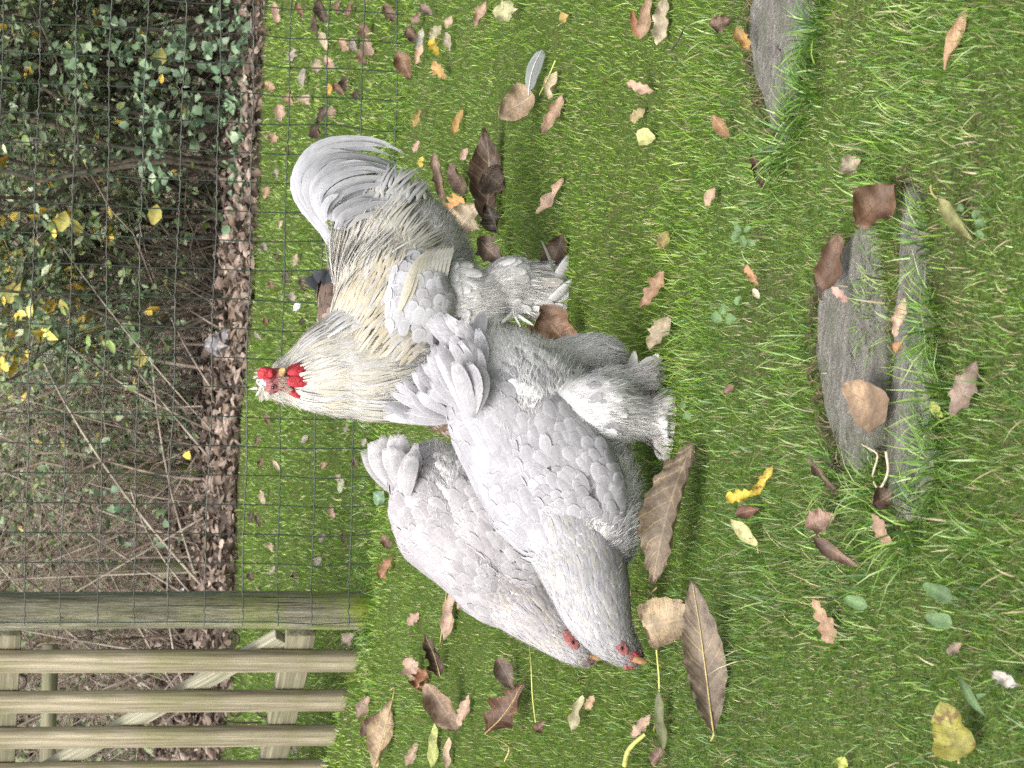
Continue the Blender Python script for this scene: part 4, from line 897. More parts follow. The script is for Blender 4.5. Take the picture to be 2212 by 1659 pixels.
for i, (x, y) in enumerate(bgl):
    y += rl.uniform(-8, 8); a = rl.uniform(-1, 1) * 1.2; big = 1.5 if y < 320 else 1.0; ln = rl.uniform(18, 40) * big; dx, dy = math.sin(a) * ln * .55, math.cos(a) * ln
    cn, kn = cols[rl.integers(0, 8)], ['ovate', 'ragged', 'lance', 'oak'][i % 4]
    word = dict(tan='tan', pink='pinkish', brown='brown', beige='beige', dark='dark brown', grey='greyish')[cn]; sh_ = dict(ovate='oval', ragged='crumpled', lance='narrow', oak='lobed')[kn]
    where = "beyond the cock's tail" if y < 200 else "above the tip of the cock's tail" if y < 360 else "beyond the cock's back" if y < 760 else "beyond the rear hen" if y < 1270 else 'seen through the gate'
    how = 'close to the leaf litter' if x < 605 else 'midway to the hedge' if x < 690 else 'just behind the mesh'
    leaf(x - dx / 2, y - dy / 2, x + dx / 2, y + dy / 2, rl.uniform(11, 18) * big, kn, cn, f'{word} {sh_} dead leaf {how}, {where}', kl=rl.uniform(.4, 1.1), kr=rl.uniform(.4, 1.1), bend=rl.uniform(0, .6), tilt=rl.uniform(35, 55), rip=.12, group='dead leaves on the grass behind the mesh', ns=9, na=5)
leaf(738, 1065, 745, 1030, 14, 'ovate', (.42, .43, .30), 'pale green-white leaf behind the mesh next to the rear hen\'s tail', kl=.4, kr=.4, tilt=50)
leaf(815, 1090, 832, 1060, 28, 'ovate', (.16, .26, .16), 'green weed leaf touching the rear hen\'s tail', kl=.4, kr=.4, tilt=50, name='weed_leaf', cat='weed')
leaf(718, 205, 712, 180, 18, 'ragged', (.50, .28, .05), 'orange-yellow leaf lying behind the mesh', kl=.5, kr=.5, tilt=45)
# weeds
def weed(label, spec, group='weeds in the lawn'):
    x, y = spec[0][0], spec[0][1]; root = G(x, y); o = thing('weed', label, 'weed', root, group)
    for (x1, y1, x2, y2, wpx) in spec:
        lf = leaf(x1, y1, x2, y2, wpx, 'fan' if wpx > 24 else 'ovate', (.115, .205, .075), 'x', kl=.5, kr=.3, bend=-.3, tilt=38, rip=.02, lift=.03, ns=11, na=5, name='leaf')
        for k_ in ('label', 'category', 'group'):
            if k_ in lf: del lf[k_]
        lf.parent = o; lf.location = np.array(lf.location) - root
weed('pale round weed leaf, single, beside the small orange oak leaf', [(1872, 1306, 1822, 1292, 30)])
weed('pair of broad green weed leaves in the near lawn', [(2055, 1290, 1992, 1262, 34), (2056, 1346, 1996, 1330, 34)])
weed('grey-green weed with several small leaves at the bare soil patch', [(1600, 500, 1580, 520, 16), (1602, 508, 1608, 535, 16), (1600, 500, 1585, 480, 14), (1612, 520, 1632, 530, 14), (1606, 500, 1622, 490, 13)])
weed('rosette of green weed leaves between lawn and mossy slab', [(1560, 690, 1535, 680, 22), (1566, 688, 1590, 690, 24), (1590, 660, 1600, 640, 16), (1560, 680, 1565, 655, 16)])
weed('clover-like weed with small round leaves by the olive rolled leaf', [(2100, 470, 2118, 455, 18), (2104, 480, 2128, 484, 18), (2080, 455, 2070, 440, 16), (2108, 500, 2125, 512, 16)])
weed('pale lobed weed lying in the near grass', [(2070, 1465, 2125, 1550, 18), (2100, 1510, 2130, 1500, 12)])
weed('small green weed at the front hen\'s far foot', [(1478, 890, 1492, 905, 20), (1480, 880, 1470, 868, 14)])
# stalks, stems, feathers and twigs lying about
def stem(label, pts, r0, mat, name='leaf_stalk', cat='stalk', up=.02):
    Cs = spline([G(x, y, up + .012 * math.sin(i * 1.3)) for i, (x, y) in enumerate(pts)], 22); root = Cs[0].copy(); root[2] = SLOPE * root[0]
    tag(obj(name, np_mesh(name, *tubes((Cs - root)[None], (r0 * np.linspace(.7, 1.1, 22))[None], 6)[:2]), mat, loc=root), label, cat)
LIMES = flat('green_yellow_stem', (.36, .36, .10), .5, .3, .25, 40)
stem('thin green-yellow stalk lying beside the dark oak leaf', [(1142, 1378), (1147, 1430), (1150, 1500), (1157, 1560)], .0014, LIMES)
stem('long pale stalk running from the fan-shaped leaf along the left of the lawn', [(1410, 1290), (1416, 1345), (1418, 1400), (1424, 1470), (1422, 1540), (1412, 1580)], .0019, LIMES)
stem('stout yellow stem end curving out of the grass', [(1394, 1586), (1372, 1604), (1356, 1625), (1350, 1652)], .0045, LIMES)
stem('pale thin stalk slanting by the half-moon leaf', [(1165, 205), (1185, 165), (1200, 130)], .0014, LIMES)
stem('dark twig at the border of the lawn', [(1478, 60), (1466, 85), (1448, 112)], .0018, bark_dark, 'twig', 'twig')
stem('bent white root strand lying over the long slab', [(1862, 960), (1880, 970), (1896, 985), (1885, 1030), (1900, 1055), (1918, 1020), (1914, 975)], .0016, flat('dry_root', (.42, .36, .27), .8, .2, .2), 'root', 'root')
def fallen_feather(x1, y1, x2, y2, wpx, label, col, tilt=45):
    g_ = G(max(x1, x2), y1, .01); n_ = np.array([0, -math.sin(math.radians(tilt)), math.cos(math.radians(tilt))])
    p1, p2 = tilted(x1, y1, g_, n_), tilted(x2, y2, g_, n_); t = np.linspace(0, 1, 12)[:, None]
    ax = p2 - p1; b_ = unit(np.cross(n_, ax)); L = np.linalg.norm(ax)
    C = p1 + ax * t + n_ * L * .10 * np.sin(t * 3.1) + b_ * L * .05 * np.sin(t * 3)
    W = np.interp(t[:, 0], [0, .12, .2, .6, .9, 1], [.04, .05, .7, 1, .75, .15]) * wpx / 2 / FPX * g_[1]
    root = g_.copy(); root[2] = SLOPE * root[0]
    V, Fc, uv, c = ribbons(C[None], (b_ * W[:, None])[None], np.repeat(n_[None, None], 12, 1), (W * .3)[None], np.array([col]), (-1, -.5, 0, .5, 1))
    o = thing('loose_feather', label, 'feather', root)
    obj('vane', np_mesh('vane', V - root, Fc, uv, c), FEATHER, o)
    obj('quill', np_mesh('quill', *tubes((C + n_ * .0006 - root)[None], np.linspace(.0016, .0006, 12)[None], 5)[:2]), flat('quill_horn', (.5, .48, .42), .5), o)
FEATHER = m_feather('feather_vane', .25, .15, .2)
fallen_feather(1142, 206, 1172, 108, 34, 'loose grey feather stuck upright in the open lawn', (.22, .235, .23), 60)
fallen_feather(634, 672, 648, 655, 16, 'small white fluffy feather on the grass behind the mesh', (.62, .66, .68), 50)
# scraps on the litter
for (x, y, w_, h_, Yd, name, lab, c) in ((468, 745, 46, 82, 10.2, 'plastic_sheet', 'crumpled translucent grey plastic sheet lying on the leaf litter', (.12, .11, .115)), (405, 1276, 22, 20, 11.4, 'paper_scrap', 'small white scrap of paper beside the fence post at the thicket', (.7, .72, .75))):
    p = P(x, y, Yd); k_ = Yd / FPX; uu, vv = np.meshgrid(np.linspace(-.5, .5, 9), np.linspace(-.5, .5, 9)); r9 = np.random.default_rng(int(x))
    X = p[0] + uu * h_ * k_ * (1 - .75 * (vv + .5)); Z = p[2] + vv * w_ * k_; Yy = Yd + .10 * vv + .012 * r9.normal(size=uu.shape)
    root = np.array([p[0], Yd, SLOPE * p[0]])
    q_ = (np.arange(8)[:, None] * 9 + np.arange(8)[None]).ravel()
    V = np.stack([X, Yy, np.maximum(Z, SLOPE * X + .02)], -1).reshape(-1, 3)
    o = obj(name, np_mesh(name, V - root, np.stack([q_, q_ + 1, q_ + 10, q_ + 9], -1)), flat(name, c, .35, .5, .15), loc=root); sm = o.modifiers.new('thick', 'SOLIDIFY'); sm.thickness = .003
    tag(o, lab, 'plastic sheet' if 'plastic' in name else 'paper')
# ---------------------------------------------------------------- birds
class Loft:
    """a tube of elliptical sections along a curved axis; s runs from the head end to the tail end,
    phi = 0 faces the viewer's side, 90 deg is the back, -90 deg the belly, 180 the far side"""
    def __init__(s, nodes, Y0, n=72, mp=None):
        nodes = np.asarray(nodes, float); C = []; R = []
        for x, y, dY, h, d in nodes:
            k = 1.0
            if mp: x, y, k = mp(x, y)
            p = P(x, y, Y0 + dY); q = np.dot(p - EYE, F_) / FPX * k; C.append(p); R.append((h * q, d * q))
        arr = spline(np.column_stack([C, R]), n); s.C, s.R = arr[:, :3], np.maximum(arr[:, 3:], .002); s.n = n
        T = unit(np.gradient(s.C, axis=0))
        for_ = -F_ - (T @ -F_)[:, None] * T
        s.T, s.N2 = T, unit(for_); s.N1 = np.cross(s.N2, T)
    def _i(s, a, u):
        x = np.clip(u, 0, 1) * (s.n - 1); i = np.minimum(x.astype(int), s.n - 2); f = (x - i)[:, None]
        return a[i] * (1 - f) + a[i + 1] * f
    def pos(s, u, ph):
        R = s._i(s.R, u); return s._i(s.C, u) + (np.sin(ph) * R[:, 0])[:, None] * s._i(s.N1, u) + (np.cos(ph) * R[:, 1])[:, None] * s._i(s.N2, u)
    def frame(s, u, ph):
        e = .012; p = s.pos(u, ph); du = unit(s.pos(np.minimum(u + e, 1), ph) - s.pos(np.maximum(u - e, 0), ph)); dp = unit(s.pos(u, ph + .03) - s.pos(u, ph - .03))
        nn = unit(np.cross(dp, du)); out = unit(p - s._i(s.C, u)); sg = np.sign((nn * out).sum(1)); sg[sg == 0] = 1; nn = nn * sg[:, None]
        return p, du, dp, nn
    def mesh(s, m=22):
        u = np.linspace(0, 1, 34); ph = np.linspace(0, 2 * math.pi, m, endpoint=False); U, H = np.meshgrid(u, ph, indexing='ij')
        V = s.pos(U.ravel(), H.ravel()); a = np.arange(33)[:, None] * m; j = np.arange(m)[None]; q = a + j; q2 = a + (j + 1) % m
        Fq = np.stack([q, q2, q2 + m, q + m], -1).reshape(-1, 4); n0 = len(V)
        V = np.concatenate([V, s.C[:1], s.C[-1:]])
        j = np.arange(m); tri = np.concatenate([np.stack([np.full(m, n0), (j + 1) % m, j], -1), np.stack([np.full(m, n0 + 1), 33 * m + j, 33 * m + (j + 1) % m], -1)])
        return V, Fq, tri
PROF = dict(round=[.40, .82, 1.0, 1.0, .84, .36], hackle=[.5, .9, .9, .7, .42, .05], long=[.55, .85, 1.0, .95, .78, .25])
def grid(loft, s0, s1, p0, p1, ds, dp, rg, jit=.35):
    Ls = np.linalg.norm(np.diff(loft.C, axis=0), axis=1).sum(); nr = max(2, int((s1 - s0) * Ls / ds)); U, H = [], []
    for i in range(nr):
        u = s0 + (s1 - s0) * (i + .5) / nr; r = loft._i(loft.R, np.array([u]))[0]; arc = (p1 - p0) * r.mean(); m = max(1, int(arc / dp))
        ph = p0 + (p1 - p0) * (np.arange(m) + .5 + .5 * (i % 2) - .25) / m
        U.append(u + (rg.uniform(-jit, jit, m)) * (s1 - s0) / nr); H.append(ph + rg.uniform(-jit, jit, m) * (p1 - p0) / m)
    return np.concatenate(U), np.concatenate(H)
def feathers(bag, loft, rng_s, rng_p, spacing, L, W, prof, col, lift=.10, sink=.08, tilt=0.0, camber=.13, seed=1, jit=.35, curl=.0, raise_=0.0, cvar=.11, wob=.08, keep=None):
    """lays rows of feathers over a loft; tilt turns the flow (positive = towards the back), a number or a function of (u, phi)"""
    rg = np.random.default_rng(seed); u, ph = grid(loft, *rng_s, *[math.radians(a) for a in rng_p], *spacing, rg, jit)
    if keep is not None: k_ = keep(u, ph); u, ph = u[k_], ph[k_]
    n = len(u); p, du, dp, nn = loft.frame(u, ph); a = tilt(u, ph) if callable(tilt) else np.full(n, float(tilt)); a = a + rg.normal(0, wob, n)
    d = unit(du * np.cos(a)[:, None] + dp * np.sin(a)[:, None]); b = unit(np.cross(nn, d))
    Lr = L(u, ph) if callable(L) else L
    Ln = Lr * rg.uniform(.82, 1.18, n); Wn = (W(u, ph) if callable(W) else W) * rg.uniform(.85, 1.15, n)
    R = loft._i(loft.R, u).mean(1); K = 6; t = np.linspace(0, 1, K)[None, :, None]
    li = (lift + rg.normal(0, .025, n))[:, None, None] * Ln[:, None, None]; cv = np.minimum(Ln ** 2 / (2 * np.maximum(R, .03)), Ln * .5) * (.55 + curl)
    C = p[:, None] + nn[:, None] * (raise_ - sink * Wn[:, None, None] + li * t - cv[:, None, None] * t ** 2) + d[:, None] * Ln[:, None, None] * t + b[:, None] * (rg.normal(0, .05, n) * Ln)[:, None, None] * t ** 2
    pf = np.array(PROF[prof])[None] * Wn[:, None] * .5
    c = col(u, ph, rg) if callable(col) else np.broadcast_to(np.asarray(col, float), (n, 3)); c = c * rg.uniform(1 - cvar, 1 + cvar, (n, 1))
    bag.add(*ribbons(C, b[:, None] * pf[..., None], np.repeat(nn[:, None], K, 1), pf * camber * 2, c, (-1, -.5, 0, .5, 1)))
def fluff(bag, loft, rng_s, rng_p, n, L, W, col, out=.45, down=.35, seed=2, raise_=0.0):
    n = int(n * 1.15); L = L * .55; W = W * .42
    rg = np.random.default_rng(seed); u = rg.uniform(*rng_s, n); ph = np.radians(rg.uniform(*rng_p, n)); p, du, dp, nn = loft.frame(u, ph)
    clump = unit(np.stack([np.sin(u * 61 + ph * 9), np.cos(ph * 13 + u * 23), np.sin(u * 37 - ph * 17)], -1))
    d = unit(du * 1.1 + nn * out * .55 + clump * .26 + np.array([0, 0, -down]) + rg.normal(0, .20, (n, 3))); Ln = L * rg.uniform(.5, 1.3, n); t = np.linspace(0, 1, 4)[None, :, None]
    C = p[:, None] + nn[:, None] * raise_ + Ln[:, None, None] * (d[:, None] * t + np.array([0, 0, -1.0]) * .25 * t ** 2 + rg.normal(0, .10, (n, 1, 3)) * t ** 2)
    b = unit(np.cross(d, nn) + rg.normal(0, .25, (n, 3))); pf = np.array([.8, 1, .7, .08])[None] * W * rg.uniform(.6, 1.3, n)[:, None]
    c = np.asarray(col) * rg.uniform(.9, 1.1, (n, 1))
    bag.add(*ribbons(C, b[:, None] * pf[..., None] * .5, col=c, across=(-1, 1)))
def blob(bag, c, dirs, half, lump=.0, seed=0, nu=16, nv=10): bag.add(*ellipsoid(c, dirs, half, nu, nv, lump, seed))
PX = lambda p: np.dot(p - EYE, F_) / FPX
def ppoly(pts, Y, n=14, mp=None):
    out = []
    for q_ in pts:
        x, y = q_[0], q_[1]
        if mp: x, y, _ = mp(x, y)
        out.append(P(x, y, Y + (q_[2] if len(q_) > 2 else 0)))
    return spline(out, n)
def quill_feather(root, pts, Y, wpx, col, name, mat, n=14, prof=(.45, .8, 1, 1, .95, .8, .1), tipturn=0.0, seed=0, mp=None, turn=0.0):
    """one large feather along a measured curve"""
    C = ppoly(pts, Y, n, mp); rg = np.random.default_rng(seed); T = unit(np.gradient(C, axis=0)); v = -F_ + np.array([0, 0, .25]) + turn * np.cross(T[n // 2], F_)
    nn = unit(v - (T @ v)[:, None] * T); b = np.cross(nn, T); k_ = PX(C[n // 2]); W = np.interp(np.linspace(0, 1, n), np.linspace(0, 1, len(prof)), prof) * wpx * k_ * .5
    c = np.asarray(col, float) * rg.uniform(.93, 1.07)
    V, Fc, uv, cc = ribbons(C[None], (b * W[:, None])[None], nn[None], (W * .16)[None], c[None], (-1, -.6, -.2, .2, .6, 1))
    me = np_mesh(name, V - np.asarray(root.location), Fc, uv, cc); return obj(name, me, mat, root)
def body_mesh(lofts, tubes_, loc, vox, mat, root, name='body'):
    V, F3, F4, n = [], [], [], 0
    me = bpy.data.meshes.new(name); faces = []
    for lf in lofts:
        v, q, t = lf.mesh(); V.append(v); faces += [tuple(int(i) + n for i in f) for f in q] + [tuple(int(i) + n for i in f) for f in t]; n += len(v)
    for C, R in tubes_:
        v, q, _, _ = tubes(np.asarray(C)[None], np.asarray(R)[None], 10); V.append(v); k = len(C)
        faces += [tuple(int(i) + n for i in f) for f in q] + [tuple(range(n + 9, n - 1, -1)), tuple(range(n + (k - 1) * 10, n + k * 10))]; n += len(v)
    me.from_pydata((np.concatenate(V) - np.asarray(loc)).tolist(), [], faces); me.update()
    o = bpy.data.objects.new(name, me); COL.objects.link(o)
    rm = o.modifiers.new('remesh', 'REMESH'); rm.mode = 'VOXEL'; rm.voxel_size = vox; rm.use_smooth_shade = True
    sm = o.modifiers.new('smooth', 'SMOOTH'); sm.iterations = 4; sm.factor = .5
    dg = bpy.context.evaluated_depsgraph_get(); me2 = bpy.data.meshes.new_from_object(o.evaluated_get(dg)); bpy.data.objects.remove(o)
    me2.materials.clear(); me2.polygons.foreach_set('use_smooth', np.ones(len(me2.polygons), bool))
    return obj(name, me2, mat, root)
FUR = m_attr('down_fluff', .95, .05, .6, .06, 60)
RED = skin('red_comb_skin', (.26, .010, .018), (.44, .035, .048), 260, .62, .9)
HFACE = skin('pink_face_skin', (.20, .05, .05), (.36, .15, .135), 300, .8)
FACE = skin('face_skin', (.16, .035, .040), (.30, .12, .12), 300, .6)
HORN = skin('beak_horn', (.30, .17, .05), (.46, .31, .12), 120, .4, .2)
HENHORN = skin('pale_beak_horn', (.24, .12, .06), (.38, .22, .10), 120, .4, .2)
EYEM = flat('eye_dark', (.012, .007, .006), .12, .6, .1); IRIS = flat('iris_brown', (.10, .035, .015), .25, .5, .3, 200)
SHANK = skin('yellow_shank', (.34, .20, .075), (.50, .33, .15), 180, .6, .5)
DOWN = flat('pale_down_skin', (.52, .51, .51), .95, .1, .10, 30); DOWNC = flat('cream_down_skin', (.52, .505, .475), .95, .1, .14, 30); DOWNB = flat('brown_down_skin', (.10, .075, .055), .95, .1, .2, 30)
def part_from(bag, name, mat, root, stuff=True, label=None):
    o = obj(name, bag.mesh(name, root.location), mat, root)
    if stuff: o['kind'] = 'stuff'
    if label: o['label'] = label
    return o
def toes(foot, heading, r, L):
    out = []
    for a in (-.5, 0.0, .5, math.pi):
        h = np.array([heading[0] * math.cos(a) - heading[1] * math.sin(a), heading[0] * math.sin(a) + heading[1] * math.cos(a), 0])
        l = L * (.6 if a == math.pi else 1); C = [foot + np.array([0, 0, .012]), foot + h * l * .4 + np.array([0, 0, .013]), foot + h * l * .8 + np.array([0, 0, .007]), foot + h * l + np.array([0, 0, .001])]
        out.append((spline(C, 7), np.linspace(r, r * .35, 7)))
    return out

# ------------------------------------------------ the cock
RY = 4.27
rt = G(1205, 640); rt[2] = SLOPE * rt[0]
cock = thing('rooster', 'large cream and grey rooster with red comb and wattles and an arching tail', 'rooster', rt)
torso = Loft([(800, 892, -.10, 14, 14), (806, 866, -.09, 66, 56), (830, 800, -.07, 118, 92), (860, 730, -.04, 138, 112), (880, 660, -.01, 137, 116), (880, 590, .03, 142, 108), (852, 535, .06, 134, 92), (820, 490, .085, 114, 66), (788, 462, .10, 84, 38), (765, 444, .11, 22, 12)], RY)
neck = Loft([(554, 824, -.02, 5, 5), (566, 824, -.03, 19, 18), (592, 826, -.03, 35, 30), (625, 822, -.03, 52, 42), (660, 815, -.04, 74, 60), (700, 804, -.05, 97, 78), (750, 792, -.055, 114, 92), (800, 785, -.06, 120, 100), (850, 772, -.06, 112, 98), (900, 755, -.05, 60, 60)], RY)
thigh = Loft([(930, 665, -.06, 80, 60), (990, 650, -.09, 90, 66), (1045, 640, -.10, 62, 54), (1068, 630, -.10, 52, 46), (1100, 618, -.10, 62, 50), (1132, 622, -.10, 56, 44), (1165, 630, -.09, 52, 42), (1192, 628, -.09, 40, 36), (1206, 626, -.09, 12, 12)], RY)
thigh2 = Loft([(950, 730, .02, 70, 60), (1010, 722, .02, 62, 55), (1060, 716, .02, 42, 38), (1092, 714, .02, 20, 20), (1104, 714, .02, 10, 10)], RY)
f2 = G(1172, 712); sh = np.array([P(1070, 722, RY + .02), P(1100, 718, RY + .02), P(1140, 716, RY + .01), f2 + np.array([0, 0, .02])]); f1 = G(1203, 630)
legs = [(spline(sh, 8), np.linspace(.011, .0085, 8)), (spline([P(1130, 628, RY - .10), P(1170, 628, RY - .095), f1 + np.array([0, 0, .015])], 6), np.full(6, .010))] + toes(f2, (-.8, -.6), .006, .055) + toes(f1, (-.8, -.6), .006, .055)
body_mesh([torso, neck, thigh, thigh2], legs[2:] + legs[1:2], rt, .0065, DOWNC, cock)
shk = obj('shank', np_mesh('shank', *[a - rt if i == 0 else a for i, a in enumerate(tubes(legs[0][0][None], (legs[0][1] * 1.15)[None], 10)[:2])]), SHANK, cock)
VAN = m_feather('soft_feather', .48, .25, .20); HACK = m_feather('hackle_feather', .50, .16, .26); TAILM = m_feather('tail_vane', .34, .16, .28)
def pick(*cols):
    c = np.array(cols)
    return lambda u, ph, rg: c[rg.integers(0, len(c), len(u))]
LIL = (.42, .415, .43); LIL2 = (.46, .455, .475)
GREY = (.30, .295, .295)
# breast, flank and thigh fluff
b = Bag(); fluff(b, torso, (.04, .90), (-115, 10), 12000, .030, .0032, (.60, .59, .58), seed=11); fluff(b, thigh, (.02, .8), (-180, 180), 9000, .026, .0030, (.62, .61, .60), seed=12); fluff(b, thigh2, (.05, .95), (-180, 180), 3500, .022, .003, (.60, .59, .58), seed=13)
fluff(b, torso, (.72, .95), (-140, -50), 2200, .04, .0034, (.66, .655, .65), seed=14, out=.5)
part_from(b, 'fluff', FUR, cock)
b = Bag(); feathers(b, torso, (.08, .92), (-110, 60), (.013, .013), .036, .024, 'round', pick((.50, .49, .485), (.54, .53, .525)), lift=.05, seed=15, sink=.02, wob=.2)
for i_, t_ in enumerate((thigh, thigh2)): feathers(b, t_, (.02, .72), (-180, 180), (.013, .013), .036, .022, 'round', pick((.54, .53, .525), (.58, .57, .56)), lift=.07, seed=150 + i_, sink=.02, wob=.3)
part_from(b, 'breast_plumage', VAN, cock)
# foot feathering
b = Bag(); feathers(b, thigh, (.62, .97), (-180, 180), (.010, .011), .050, .017, 'long', pick((.60, .585, .575), (.66, .65, .64), (.52, .48, .44)), lift=.30, seed=16, wob=.4, curl=-.4); feathers(b, thigh, (.70, .95), (-60, 120), (.014, .016), .085, .026, 'long', pick((.64, .63, .63)), lift=.22, seed=17, wob=.5, tilt=.5)
fluff(b, thigh, (.6, 1), (-180, 180), 2600, .035, .003, (.64, .62, .60), seed=18, out=.7)
C2 = legs[0][0]; rg = np.random.default_rng(3)
for j in range(26):
    p = C2[rg.integers(1, 8)] + np.array([-.010, -.004, 0]) + rg.normal(0, .004, 3); d = unit(np.array([-.55, -.2, -.8]) + rg.normal(0, .25, 3)); t = np.linspace(0, 1, 6)[:, None]; L = rg.uniform(.03, .06)
    bb = unit(np.cross(d, F_)); b.add(*ribbons((p + d * L * t + np.array([-.3, 0, -.1]) * L * t ** 2)[None], (bb * (np.array(PROF['long']) * .007)[:, None])[None], np.repeat(-F_[None, None], 6, 1), np.full((1, 6), .001), np.array([(.46, .45, .44)]), (-1, 0, 1)))
part_from(b, 'foot_feathers', VAN, cock)
# wing: lilac coverts over a folded cream bay
wing = Loft([(880, 775, -.145, 10, 6), (884, 750, -.155, 48, 16), (898, 700, -.150, 66, 24), (905, 650, -.14, 70, 26), (905, 605, -.125, 58, 22), (918, 565, -.10, 36, 14), (945, 535, -.075, 10, 6)], RY)
b = Bag(); V, q, t = wing.mesh(); b.add(V, q, col=(.46, .45, .46))
feathers(b, wing, (.20, .80), (-85, 85), (.010, .012), .034, .023, 'round', pick(LIL, LIL2, (.40, .39, .40)), lift=.05, seed=21, curl=-.4, camber=.05, sink=.0)
wing_o = part_from(b, 'wing', VAN, cock); wing_o['kind'] = 'stuff'
for i in range(9):
    f = i / 8; y0 = 672 - 18 * f; x0 = 862 + 76 * f
    quill_feather(cock, [(x0, y0, -.150), (x0 + 16, y0 - 45, -.145), (x0 + 34 - 6 * f, y0 - 95, -.125), (x0 + 62 - 20 * f, y0 - 132 + 8 * f, -.095)], RY - .012 * (1 - f), 20, (.52, .495, .44) if i > 1 else (.54, .50, .40), 'wing_feather', TAILM, seed=i)
# golden shoulder and saddle hackles, neck hackle
CREAM = [(.50, .468, .385), (.485, .467, .425), (.51, .47, .37), (.465, .457, .435), (.50, .475, .42)]
b = Bag(); feathers(b, torso, (.20, .46), (-22, 85), (.007, .0075), .050, .0068, 'hackle', pick((.54, .475, .355), (.56, .51, .42), (.53, .47, .36), (.53, .52, .50)), lift=.05, seed=31, raise_=.018, camber=.06, tilt=-.35)
part_from(b, 'shoulder_plumage', HACK, cock)
b = Bag()
feathers(b, torso, (.34, .90), (-12, 172), (.0062, .0066), lambda u, ph: .090 + .02 * np.sin(ph * 5), .0054, 'hackle', pick(*CREAM), lift=.035, seed=32, raise_=.012, camber=.06, cvar=.07, tilt=lambda u, ph: np.where(ph < 1.57, -.85, .85) * np.clip(1.35 - u * .55, .5, 1), wob=.10)
feathers(b, torso, (.45, .90), (30, 150), (.008, .010), .100, .0060, 'hackle', pick(CREAM[1], CREAM[4], (.58, .57, .56)), lift=.07, seed=33, raise_=.015, camber=.06, cvar=.07, tilt=lambda u, ph: np.where(ph < 1.57, -.75, .75), wob=.12)
feathers(b, torso, (.70, .97), (-55, 178), (.009, .010), .085, .0085, 'hackle', pick((.50, .495, .51), (.54, .535, .54), (.54, .52, .48)), lift=.09, seed=34, raise_=.014, tilt=lambda u, ph: np.where(ph < 1.57, -.9, .9), wob=.15)
fluff(b, torso, (.34, .92), (-10, 172), 3500, .034, .0018, (.56, .535, .48), seed=341, out=.12, down=.25, raise_=.018)
part_from(b, 'saddle_hackle', HACK, cock)
b = Bag()
hk = pick(*CREAM, (.46, .455, .462), (.48, .476, .482), (.42, .395, .335), (.46, .435, .375))
feathers(b, neck, (.19, .80), (-180, 180), (.0065, .0060), lambda u, ph: .030 + .055 * np.clip(u * 1.6, 0, 1), lambda u, ph: .0036 + .0034 * np.clip(u * 1.6, 0, 1), 'hackle', hk, lift=.028, seed=35, raise_=.002, wob=.10, camber=.06, cvar=.07)
fluff(b, neck, (.2, .92), (-180, 180), 3500, .030, .0018, (.57, .545, .485), seed=351, out=.15, down=.05, raise_=.003)
feathers(b, neck, (.60, .84), (35, 120), (.010, .010), .085, .0075, 'hackle', pick((.54, .535, .54), (.54, .52, .48)), lift=.06, seed=36, raise_=.008, tilt=.30)
part_from(b, 'neck_hackle', HACK, cock)
b = Bag(); feathers(b, neck, (.03, .22), (-180, 180), (.005, .0055), .014, .0048, 'hackle', pick((.56, .51, .39), (.58, .56, .50)), lift=.30, seed=37, wob=.3, keep=lambda u, ph: ~((u > .045) & (np.abs(ph - .25) < .75)))
rg = np.random.default_rng(9)
for j in range(46):     # ragged crown and cheek tufts
    x, y = (rg.uniform(560, 590), rg.uniform(833, 853)) if j < 38 else (rg.uniform(556, 564), rg.uniform(805, 840)); p = P(x, y, RY - .03 - rg.uniform(0, .02)); d = unit(np.array([-.75 if j < 38 else -.1, -.1, .15 if j < 38 else .9]) + rg.normal(0, .35, 3)); L = rg.uniform(.008, .019); t = np.linspace(0, 1, 6)[:, None]; bb = unit(np.cross(d, F_))
    b.add(*ribbons((p + d * L * t)[None], (bb * (np.array(PROF['hackle']) * .0028)[:, None])[None], col=np.array([(.60, .575, .50)]), across=(-1, 0, 1)))
part_from(b, 'head_plumage', HACK, cock)
